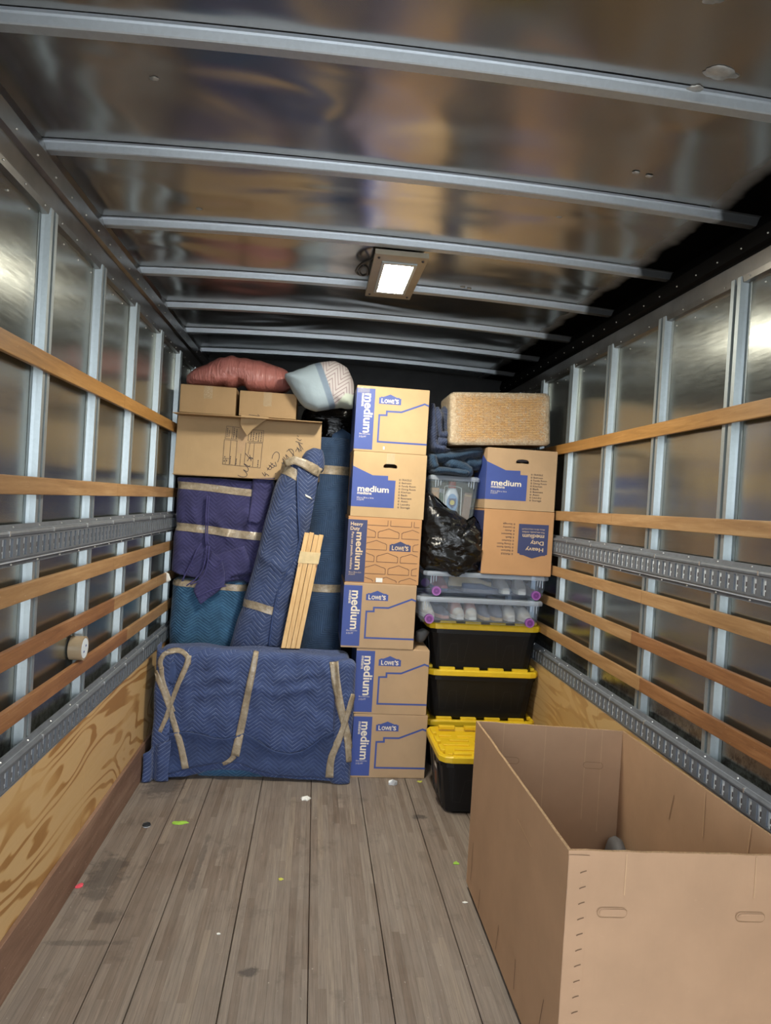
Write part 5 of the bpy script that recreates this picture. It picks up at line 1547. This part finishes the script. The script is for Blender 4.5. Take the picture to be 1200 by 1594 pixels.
wr = tube('wire_hanger', smooth_pts([(0.525, 4.345, 1.63), (0.52, 4.345, 1.78), (0.535, 4.345, 1.815), (0.62, 4.345, 1.81), (0.632, 4.345, 1.78), (0.634, 4.345, 1.62)], 5), 0.0022, M['white_paper'])
tag(wr, 'thin white wire loop around the bottle in the clear box', 'wire rack')

# black bag in front of it
bg_ = blob('trash_bag', [(661, 764), (676, 776), (700, 796), (726, 816), (738, 806), (746, 826), (751, 850), (753, 868), (746, 884), (730, 893), (714, 901), (690, 895), (670, 886), (656, 878), (655, 850), (657, 810)], 4.275, 0.135, M['black_bag'], None, 6, 0.7,
           lambda p: 0.034*(0.40-abs(nz(p.x*5+p.z*3, p.y*5, p.z*9)))+0.020*(0.38-abs(nz(p.x*11+p.z*8, p.y*10, p.z*20)))+0.009*(0.35-abs(nz(p.x*26+p.z*18, p.y*24, p.z*40))), back=0.2, cpx=(700, 848))
tag(bg_, 'shiny crumpled black trash bag slumped over the upper shoe box', 'trash bag')

# folded blankets above the tall box
for v in bg_.data.vertices:
    c_ = v.co
    if c_.y > 4.178 and c_.z < 1.285: c_.z = 1.285
    if c_.z > 1.555 and c_.y > 4.275: c_.y = 4.275
    if c_.y > 4.17 and c_.x > 0.744: c_.x = 0.744
    if c_.y > 4.15 and c_.x < 0.373: c_.x = 0.373
def tube_cloth(name, pts, rx, rz_, m, parent, n=20, seed=0, flat=1.0):
    c = smooth_pts(pts, 7)
    vs, uv, s = [], [], 0
    for k, p in enumerate(c):
        if k: s += (p-c[k-1]).length
        d = (c[min(len(c)-1, k+1)]-c[max(0, k-1)]).normalized()
        up = Vector((0, 1, 0)); sd = d.cross(up).normalized()
        e = min(1.0, 0.35+4*min(k, len(c)-1-k)/len(c))
        for i in range(n):
            a = 2*math.pi*i/n
            q = p+sd*(rz_*e*math.cos(a))+up*(rx*e*math.sin(a))
            nn = (sd*math.cos(a)+up*math.sin(a))
            q += nn*(0.014*nz(q.x*10+seed, q.y*10, q.z*10)+0.010*(0.35-abs(nz(q.x*22+seed, q.y*16, q.z*22))))
            q.x = min(max(q.x, 0.372), 0.741)
            if seed < 6: q.z = max(q.z, 1.882)
            if seed >= 6 and q.z > 2.05: q.x = min(q.x, 0.505)
            vs.append(q); uv.append((i/n*2*math.pi*rz_, s))
    fs = [(k*n+i, k*n+(i+1) % n, (k+1)*n+(i+1) % n, (k+1)*n+i) for k in range(len(c)-1) for i in range(n)]
    fs += [tuple(range(n-1, -1, -1)), tuple((len(c)-1)*n+i for i in range(n))]
    return pyd(name, vs, fs, m, parent, True, uv)
bl1 = wroot('moving_blanket', (0.57, 4.45, 1.885), 'slate blue moving blanket folded flat on the tall clear box', 'blanket', 'loose moving blankets')
YB = 4.36
def PB(x, y, dy=0.0): return P(650+x/7.592, 620+y/7.592, YB+dy)
tube_cloth('lower_layer', [PB(140, 855), PB(240, 860), PB(360, 870), PB(500, 885), PB(610, 890)], 0.13, 0.024, M['quilt_slate'], bl1, seed=1)
tube_cloth('middle_fold', [PB(150, 660), PB(150, 720), PB(170, 790), PB(200, 850)], 0.12, 0.030, M['quilt_slate'], bl1, seed=2)
tube_cloth('diagonal_fold', [PB(300, 770), PB(400, 775), PB(500, 815), PB(575, 870), PB(640, 890)], 0.10, 0.040, M['quilt_slate'], bl1, seed=3)
tube_cloth('right_fold', [PB(520, 750, 0.03), PB(620, 770, 0.03), PB(700, 780, 0.03), PB(780, 720, 0.05)], 0.10, 0.036, M['quilt_slate'], bl1, seed=4)
tube_cloth('upper_fold', [PB(160, 690, 0.04), PB(280, 700, 0.03), PB(430, 690, 0.02), PB(580, 655, 0.02), PB(720, 650, 0.03), PB(810, 690, 0.05)], 0.13, 0.032, M['quilt_slate'], bl1, seed=5)
bl2 = wroot('moving_blanket', (0.47, 4.45, 2.05), 'grey-blue quilted moving blanket bunched upright beside the wicker basket', 'blanket', 'loose moving blankets')
tube_cloth('left_fold', [PB(165, 70), PB(165, 220), PB(170, 400), PB(175, 560), PB(260, 600), PB(400, 590)], 0.10, 0.028, M['quilt_grey'], bl2, seed=6)
tube_cloth('middle_fold', [PB(225, 110, -0.01), PB(235, 260, -0.01), PB(250, 420, -0.01), PB(320, 440, -0.01), PB(360, 380, 0.0)], 0.09, 0.028, M['quilt_grey'], bl2, seed=7)
tube_cloth('right_fold', [PB(330, 95, 0.03), PB(345, 220, 0.03), PB(350, 340, 0.03), PB(340, 430, 0.02)], 0.10, 0.038, M['quilt_grey'], bl2, seed=8)
tube_cloth('lower_fold', [PB(200, 540, 0.0), PB(280, 520, -0.01), PB(360, 540, 0.0), PB(420, 590, 0.02)], 0.10, 0.034, M['quilt_grey'], bl2, seed=9)

plain('rubber_grey', (0.10, 0.10, 0.105), 0.6); plain('paper_grey', (0.045, 0.045, 0.047), 0.6)
# wicker basket in stretch film
t = NT('wicker_weave'); co = t.coord(); xyz = t.sep(co)
br = t.n('ShaderNodeTexBrick'); t.l(t.comb(xyz[0], xyz[2]), br.inputs['Vector'])
br.inputs['Scale'].default_value = 1.0; br.inputs['Brick Width'].default_value = 0.045; br.inputs['Row Height'].default_value = 0.011; br.inputs['Mortar Size'].default_value = 0.0018; br.inputs['Mortar Smooth'].default_value = 0.6
br.inputs['Color1'].default_value = (0.52, 0.29, 0.10, 1); br.inputs['Color2'].default_value = (0.60, 0.37, 0.15, 1); br.inputs['Mortar'].default_value = (0.30, 0.15, 0.05, 1)
c = t.mix(t.ramp(t.noise(co, 30, 3), [(0.4, 0.0), (0.7, 0.5)]), br.outputs['Color'], (0.44, 0.23, 0.08))
M['wicker'] = t.set(c, 0.6, 0, t.bump(t.math('SUBTRACT', 1.0, br.outputs['Fac']), 0.9, 0.008))
t = NT('stretch_film'); co = t.coord(); xyz = t.sep(co)
tr = t.n('ShaderNodeBsdfTransparent'); mx = t.n('ShaderNodeMixShader')
wrk = t.noise(t.scale(co, (1.2, 1, 0.8)), 24, 5, 0.7, 1.5)
t.set((0.80, 0.70, 0.53), 0.18, 0, t.bump(wrk, 0.9, 0.02), 0.6)
fac = t.ramp(t.noise(co, 40, 5, 0.75, 1.0), [(0.42, 0.04), (0.60, 0.25), (0.72, 0.75)])
ed = t.math('MAXIMUM', t.math('DIVIDE', t.math('ABSOLUTE', xyz[0]), 0.322), t.math('DIVIDE', t.math('ABSOLUTE', t.math('SUBTRACT', xyz[2], 0.163)), 0.163))
fac = t.math('ADD', fac, t.math('MULTIPLY', t.ramp(ed, [(0.70, 0.0), (0.98, 1.0)]), 0.42))
t.l(tr.outputs[0], mx.inputs[1]); t.l(t.b.outputs[0], mx.inputs[2]); t.l(fac, mx.inputs[0]); t.l(mx.outputs[0], t.out.inputs[0]); M['film'] = t.m
wk = empty('wicker_basket', (0.832, 4.36, 2.088)); wk.rotation_euler = (0, -0.062, 0)
tag(wk, 'rectangular wicker basket wrapped in clear stretch film on top of the boxes', 'basket')
rings = [(0.60, 0.30, 0.03, 0.0), (0.632, 0.33, 0.03, 0.012), (0.630, 0.33, 0.03, 0.16), (0.635, 0.335, 0.03, 0.300), (0.60, 0.31, 0.03, 0.318)]
ring_loft('basket_body', rings, M['wicker'], wk, True, True, 80)
bm = bmesh.new()
fr_ = [(a+0.010, b+0.010, r, z*1.025-0.003) for a, b, r, z in rings]
vs, fs = [], []
N_ = 110; K_ = 22
for k in range(K_+1):
    zz = fr_[0][3]+(fr_[-1][3]-fr_[0][3])*k/K_
    for a, b in zip(fr_[:-1], fr_[1:]):
        if a[3] <= zz <= b[3]+1e-6:
            tt = (zz-a[3])/(b[3]-a[3]); wv_, dv_ = a[0]+(b[0]-a[0])*tt, a[1]+(b[1]-a[1])*tt
    for x, y in rrect(wv_, dv_, 0.03, N_):
        o_ = 1+0.006*nz(x*14, y*14, zz*14)
        vs.append((x*o_, y*(1+0.012*nz(x*18, y*3, zz*18)), zz))
for k in range(K_):
    for i in range(N_):
        j = (i+1) % N_
        fs.append((k*N_+i, k*N_+j, (k+1)*N_+j, (k+1)*N_+i))
fs.append(tuple(K_*N_+i for i in range(N_)))
pyd('stretch_film', vs, fs, M['film'], wk, True)
for k, x in enumerate((-0.11, 0.10)):
    box('upright_stake', x-0.005, x+0.005, -0.1665, -0.160, 0.012, 0.30, M['wicker'], wk, 0.003)

# grey crumpled plastic on the lid of the second box
pw = blob('crumpled_paper', [(648, 983), (660, 978), (668, 982), (664, 992), (655, 999), (648, 999)], 4.32, 0.04, M['paper_grey'], None, 3, 0.7, lambda p: 0.01*nz(p.x*20, p.y*20, p.z*20))
tag(pw, 'crumpled grey paper on the protruding lid of the second box', 'paper')

# ---------------------------------------------------------------- the big open carton
BZ0, BZ1 = 0.024, 0.742
BL, BR, FL, FR_ = Vector((0.470, 2.975, 0)), Vector((1.116, 2.895, 0)), Vector((0.466, 1.842, 0)), Vector((1.150, 1.820, 0))
bn = wroot('open_carton', (0.80, 2.38, 0.0), 'large open-topped cardboard bin standing at the right wall', 'cardboard bin')
def panel(name, a, b, th, inward, seed, n=28, nz_=14, bow=0.0):
    ex = (b-a); L = ex.length; ex = ex.normalized(); nn = Vector((-ex.y, ex.x, 0))*inward
    bm = bmesh.new()
    G = {}
    for side in (0, 1):
        for i in range(n+1):
            for j in range(nz_+1):
                u, v = i/n, j/nz_
                top = BZ1+0.004*nz(u*7+seed, 1.0)+0.002*nz(u*30+seed, 3.0)
                z = BZ0+(top-BZ0)*v
                off = bow*math.sin(math.pi*u)*v*v + 0.001*nz(u*4+seed, v*3, 7)*math.sin(math.pi*u)
                p = a+ex*(L*u)+nn*(th*side+off)
                G[side, i, j] = bm.verts.new((p.x, p.y, z))
    for i in range(n):
        for j in range(nz_):
            bm.faces.new((G[0, i, j], G[0, i+1, j], G[0, i+1, j+1], G[0, i, j+1]))
            bm.faces.new((G[1, i, j], G[1, i, j+1], G[1, i+1, j+1], G[1, i+1, j]))
    ef = []
    for i in range(n):
        ef.append(bm.faces.new((G[0, i, nz_], G[0, i+1, nz_], G[1, i+1, nz_], G[1, i, nz_])))
        bm.faces.new((G[0, i, 0], G[1, i, 0], G[1, i+1, 0], G[0, i+1, 0]))
    for j in range(nz_):
        bm.faces.new((G[0, 0, j], G[0, 0, j+1], G[1, 0, j+1], G[1, 0, j]))
        bm.faces.new((G[0, n, j], G[1, n, j], G[1, n, j+1], G[0, n, j+1]))
    bmesh.ops.recalc_face_normals(bm, faces=bm.faces[:])
    for f in ef: f.material_index = 1
    o = bm_obj(name, bm, M['cardboard_bin'], bn)
    o.data.materials.append(M['cardboard_edge'])
    return o, (lambda u, z, off=0.0: a+ex*(L*u)+nn*off+Vector((0, 0, z)))
TH = 0.009
pL, fL = panel('side_panel', BL, FL, TH, 1, 1)
pF, fF = panel('side_panel', FL, FR_, TH, 1, 2)
pR, fR = panel('side_panel', FR_, BR, TH, 1, 3)
pB, fB = panel('side_panel', BR, BL, TH, 1, 4)
bm = bmesh.new()
vv = [bm.verts.new((p.x, p.y, BZ0+0.006)) for p in (BL, FL, FR_, BR)]
bm.faces.new(vv); bm.faces.ensure_lookup_table()
bm_obj('bottom_panel', bm, M['cardboard_bin'], bn).modifiers.new('t', 'SOLIDIFY').thickness = 0.006
# dark recessed block added to paint the shadow gap under it
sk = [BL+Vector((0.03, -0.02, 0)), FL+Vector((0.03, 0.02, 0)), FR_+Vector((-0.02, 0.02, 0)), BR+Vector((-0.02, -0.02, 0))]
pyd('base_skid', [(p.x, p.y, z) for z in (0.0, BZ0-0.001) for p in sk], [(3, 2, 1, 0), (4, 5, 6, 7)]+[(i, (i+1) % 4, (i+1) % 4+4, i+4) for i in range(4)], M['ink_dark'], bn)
def decal(name, fun, lines, wd, m, parent, off):
    """thin embossed or cut marks on a bin panel, in (u, z)"""
    for (pts, closed) in lines:
        v2, f2 = stroke(pts, wd, closed)
        pyd(name, [fun(u/fun.L, z, off) for u, z in v2], f2, m, parent)
plain('crease_dark', (0.27, 0.165, 0.09), 0.8, 0, 0.1, 20); plain('crease_light', (0.50, 0.33, 0.19), 0.75, 0, 0.1, 20); plain('slit_dark', (0.14, 0.08, 0.045), 0.8)
class Face:
    def __init__(self, f, a, b): self.f, self.L = f, (b-a).length
    def __call__(self, u, z, off=0.0): return self.f(u, z, off)
FFr, FLf, FBk, FRt = Face(fF, FL, FR_), Face(fL, BL, FL), Face(fB, BR, BL), Face(fR, FR_, BR)
def slot(cx, cz, w_=0.085, h_=0.028):
    r = h_/2
    return [(cx+(w_/2-r)+r*math.cos(a), cz+r*math.sin(a)) for a in [math.radians(k) for k in range(-90, 91, 18)]]+[(cx-(w_/2-r)+r*math.cos(a), cz+r*math.sin(a)) for a in [math.radians(k) for k in range(90, 271, 18)]]
def hand_slot(F, cx, cz, off, tab):
    o = None
    pts = slot(cx, cz)
    v2, f2 = stroke(pts, 0.0026, True)
    o = pyd('hand_slot', [F(u/F.L, z, off) for u, z in v2], f2, M['crease_dark'], bn)
    p2 = slot(cx+0.003, cz-0.001, 0.078, 0.021)
    pyd('pressed_tab', [F(u/F.L, z, off+0.0006*(1 if off > 0 else -1)) for u, z in p2], [tuple(range(len(p2)))], M['cardboard_bin'], o)
def on_px(F, px, py):
    """(u, z) on a bin face for a photograph pixel, measured by intersecting its plane"""
    a, b = F(0, 0), F(1, 0)
    ex = (b-a).normalized(); nn = Vector((-ex.y, ex.x, 0))
    d = ray_dir(px, py); tt = (a-CAM).dot(nn)/d.dot(nn); q = CAM+d*tt
    return ((q-a).dot(ex), q.z)
for (px, py) in ((952, 1420), (1167, 1427)):
    u, z = on_px(FFr, px, py); hand_slot(FFr, u, z, -0.0022, True)
for (px, py) in ((922, 1190), (792, 1182)):
    u, z = on_px(FBk, px, py); hand_slot(FBk, u, z, TH+0.0022, True)
# overlapping glued joint at the near corner with its row of slits
jt = []
L_, R_ = [], []
for i in range(13):
    z = BZ0+0.01+(BZ1-BZ0-0.02)*i/12
    R_.append(FFr(0.058/FFr.L, z, -0.0060)); L_.append(FFr(0.0, z, -0.0045))
vs = L_+R_+[FFr(0.0585/FFr.L, BZ0+0.01+(BZ1-BZ0-0.02)*i/12, -0.001) for i in range(13)]
fs = [(i, i+13, i+14, i+1) for i in range(12)]+[(i+13, i+26, i+27, i+14) for i in range(12)]
jo = pyd('glued_joint', vs, fs, M['cardboard_bin'], bn)
for i in range(16):
    z = BZ1-0.055-i*0.044
    if z < 0.05: break
    v2, f2 = stroke([(0.034, z-0.004), (0.040, z-0.001), (0.052, z+0.003)], 0.003)
    pyd('slit', [FFr(u/FFr.L, zz, -0.0070) for u, zz in v2], f2, M['slit_dark'], jo)
for F, px, off, m in ((FFr, 972, -0.002, 'crease_light'), (FFr, 1174, -0.002, 'crease_light')):
    u, _ = on_px(F, px, 1380)
    v2, f2 = stroke([(u, 0.62), (u, BZ1-0.006)], 0.0025)
    pyd('score_line', [F(a/F.L, z, off) for a, z in v2], f2, M[m], bn)
for px, ln in ((783, 0.35), (848, 0.5), (911, 0.4), (936, 0.45)):
    u, _ = on_px(FBk, px, 1150)
    v2, f2 = stroke([(u, BZ1-ln), (u, BZ1-0.006)], 0.0022)
    pyd('score_line', [FBk(a/FBk.L, z, TH+0.002) for a, z in v2], f2, M['crease_light'], bn)
for (pxs, m) in ((((1102, 1232), (1098, 1302)), 'crease_light'), (((1053, 1238), (1045, 1275)), 'crease_dark'), (((1174, 1284), (1168, 1330)), 'crease_light')):
    uz = [on_px(FRt, *q) for q in pxs]
    v2, f2 = stroke(uz, 0.004)
    pyd('score_line', [FRt(a/FRt.L, z, TH+0.002) for a, z in v2], f2, M[m], bn)
for pxs in (((737, 1312), (733, 1370)), ((748, 1384), (745, 1415)), ((777, 1440), (772, 1478)), ((803, 1493), (800, 1540)), ((847, 1556), (840, 1594)), ((806, 1275), (828, 1318))):
    uz = [on_px(FLf, *q) for q in pxs]
    v2, f2 = stroke(uz, 0.004)
    pyd('slit', [FLf(a/FLf.L, z, -0.002) for a, z in v2], f2, M['slit_dark'] if pxs[0][0] != 806 else M['crease_light'], bn)
# castor wheel lying in the bin
cw = empty('caster_wheel', (1.045, 2.735, BZ0+0.007)); cw.rotation_euler = (0, 0, 1.35); cw.scale = (1.22, 1.22, 1.22)
tag(cw, 'grey rubber castor wheel standing inside the open carton', 'caster wheel')
bm = bmesh.new()
prof = [(0.062, -0.022), (0.10, -0.024), (0.118, -0.016), (0.125, 0.0), (0.118, 0.016), (0.10, 0.024), (0.062, 0.022)]
vs, fs = [], []
n = 36
for i in range(n):
    a = 2*math.pi*i/n
    for r, y in prof: vs.append((r*math.cos(a), y, 0.125+r*math.sin(a)))
k = len(prof)
for i in range(n):
    for j in range(k-1): fs.append((i*k+j, ((i+1) % n)*k+j, ((i+1) % n)*k+j+1, i*k+j+1))
pyd('tyre', vs, fs, M['rubber_grey'], cw, True)
vs, fs = [], []
for y in (-0.018, 0.018):
    for r in (0.063, 0.045, 0.02):
        for i in range(n):
            a = 2*math.pi*i/n; vs.append((r*math.cos(a), y*(1.0 if r != 0.045 else 0.6), 0.125+r*math.sin(a)))
for s_ in (0, 3):
    for q in range(2):
        for i in range(n):
            j = (i+1) % n; b0 = (s_+q)*n; b1 = (s_+q+1)*n
            fs.append((b0+i, b0+j, b1+j, b1+i))
pyd('hub', vs, fs, M['lamp_bronze'], cw, True)
tube('axle', [(0, -0.05, 0.125), (0, 0.05, 0.125)], 0.012, M['galvanised_stud'], cw, 12)

# ---------------------------------------------------------------- tape roll wedged on the left wall
d = ray_dir(133, 1009); xo = -1.197
tt = (xo-CAM.x)/d.x; q = CAM+d*tt
tr_ = empty('tape_roll', (xo-0.055, q.y, q.z-0.049)); tag(tr_, 'roll of tan packing tape wedged between the rails of the left wall', 'tape roll')
def xtube(name, r0, r1, x0, x1, m, parent, n=40):
    vs, fs = [], []
    prof = [(r0, x0), (r1, x0), (r1, x1), (r0, x1)]
    for i in range(n):
        a = 2*math.pi*i/n
        for r, x in prof: vs.append((x, r*math.cos(a), 0.049+r*math.sin(a)))
    for i in range(n):
        for j in range(4): fs.append((i*4+j, i*4+(j+1) % 4, ((i+1) % n)*4+(j+1) % 4, ((i+1) % n)*4+j))
    return pyd(name, vs, fs, m, parent)
plain('tape_roll_tan', (0.36, 0.27, 0.17), 0.22, 0, 0.05, 30); plain('core_white', (0.62, 0.68, 0.74), 0.5, 0, 0.04, 10)
xtube('tape_winding', 0.041, 0.049, 0.0, 0.052, M['tape_roll_tan'], tr_)
co_ = xtube('core', 0.034, 0.0405, -0.001, 0.053, M['core_white'], tr_)
xtube('end_card', 0.002, 0.0345, 0.048, 0.0535, M['core_white'], tr_)
for (yy, zz) in ((-0.012, 0.037), (0.010, 0.058)):
    box('card_mark', 0.0536, 0.0542, yy-0.006, yy+0.006, zz-0.004, zz+0.004, M['ink_blue'], tr_)

# ---------------------------------------------------------------- litter on the floor
plain('leaf_green', (0.30, 0.55, 0.06), 0.6); plain('leaf_yellow', (0.50, 0.50, 0.08), 0.6); plain('scrap_pink', (0.75, 0.08, 0.12), 0.6); plain('foil', (0.55, 0.58, 0.62), 0.3, 0.4); plain('puck_black', (0.02, 0.024, 0.028), 0.35)
def flake(name, label, cat, px, py, r, m, seed, h=0.006, ar=1.0, rz=0.0):
    d = ray_dir(px, py); q = CAM+d*(-CAM.z/d.z)
    g = rnd_seed(seed)
    n = 14
    vs = [(0, 0, h)]
    for i in range(n):
        a = 2*math.pi*i/n; f = 0.6+0.5*g.random()
        vs.append((r*f*ar*math.cos(a), r*f*math.sin(a), 0.001+h*0.7*g.random()))
    for i in range(n): vs.append((vs[i+1][0]*1.02, vs[i+1][1]*1.02, 0.0))
    fs = [(0, 1+i, 1+(i+1) % n) for i in range(n)]+[(1+i, 1+n+i, 1+n+(i+1) % n, 1+(i+1) % n) for i in range(n)]
    o = pyd(name, vs, fs, m)
    o.location = (q.x, q.y, 0.0002); o.rotation_euler = (0, 0, rz)
    return tag(o, label, cat)
flake('paper_scrap', 'white torn paper scrap on the floor in front of the wrapped dresser', 'paper scrap', 476, 1244, 0.024, M['white_paper'], 1, 0.018, 1.4)
flake('foil_scrap', 'crumpled shiny wrapper at the foot of the lowest middle box', 'wrapper', 611, 1221, 0.022, M['foil'], 2, 0.03, 1.2)
flake('leaf', 'bright green leaf scrap on the left of the floor', 'leaf', 281, 1281, 0.022, M['leaf_green'], 3, 0.006, 2.0, 0.2)
flake('leaf', 'green leaf scrap on the floor beside the open carton', 'leaf', 710, 1344, 0.013, M['leaf_green'], 4, 0.006, 1.3)
flake('leaf', 'yellowish leaf scrap at the right foot of the lowest middle box', 'leaf', 653, 1217, 0.012, M['leaf_yellow'], 5, 0.005, 1.6)
flake('leaf', 'yellowish leaf scrap in the middle of the floor', 'leaf', 437, 1369, 0.010, M['leaf_yellow'], 6, 0.005, 1.2)
flake('paper_scrap', 'pink paper scrap at the foot of the left kick board', 'paper scrap', 123, 1379, 0.016, M['scrap_pink'], 7, 0.004, 1.6, 0.9)
flake('paper_scrap', 'tiny white crumb left of the middle of the floor', 'paper scrap', 340, 1454, 0.006, M['white_paper'], 8, 0.003, 1.8)
flake('paper_scrap', 'tiny white crumb on the floor by the open carton', 'paper scrap', 724, 1405, 0.008, M['white_paper'], 9, 0.003, 1.6)
flake('paper_scrap', 'small white paper bit under the hem of the wrapped dresser', 'paper scrap', 399, 1198, 0.010, M['white_paper'], 10, 0.005, 1.8)
d = ray_dir(228, 1286); q = CAM+d*(-CAM.z/d.z)
pk_ = empty('rubber_cap', (q.x, q.y, 0.0)); tag(pk_, 'small round black cap lying on the floor at the left', 'cap')
ring_loft('cap_body', [(0.038, 0.038, 0.0185, 0.0), (0.040, 0.040, 0.0195, 0.003), (0.040, 0.040, 0.0195, 0.010), (0.036, 0.036, 0.0175, 0.013), (0.030, 0.030, 0.0145, 0.011)], M['puck_black'], pk_, True, True, 32)
ring_loft('cap_rim', [(0.0415, 0.0415, 0.0205, 0.001), (0.0415, 0.0415, 0.0205, 0.006)], M['foil'], pk_, False, False, 32)
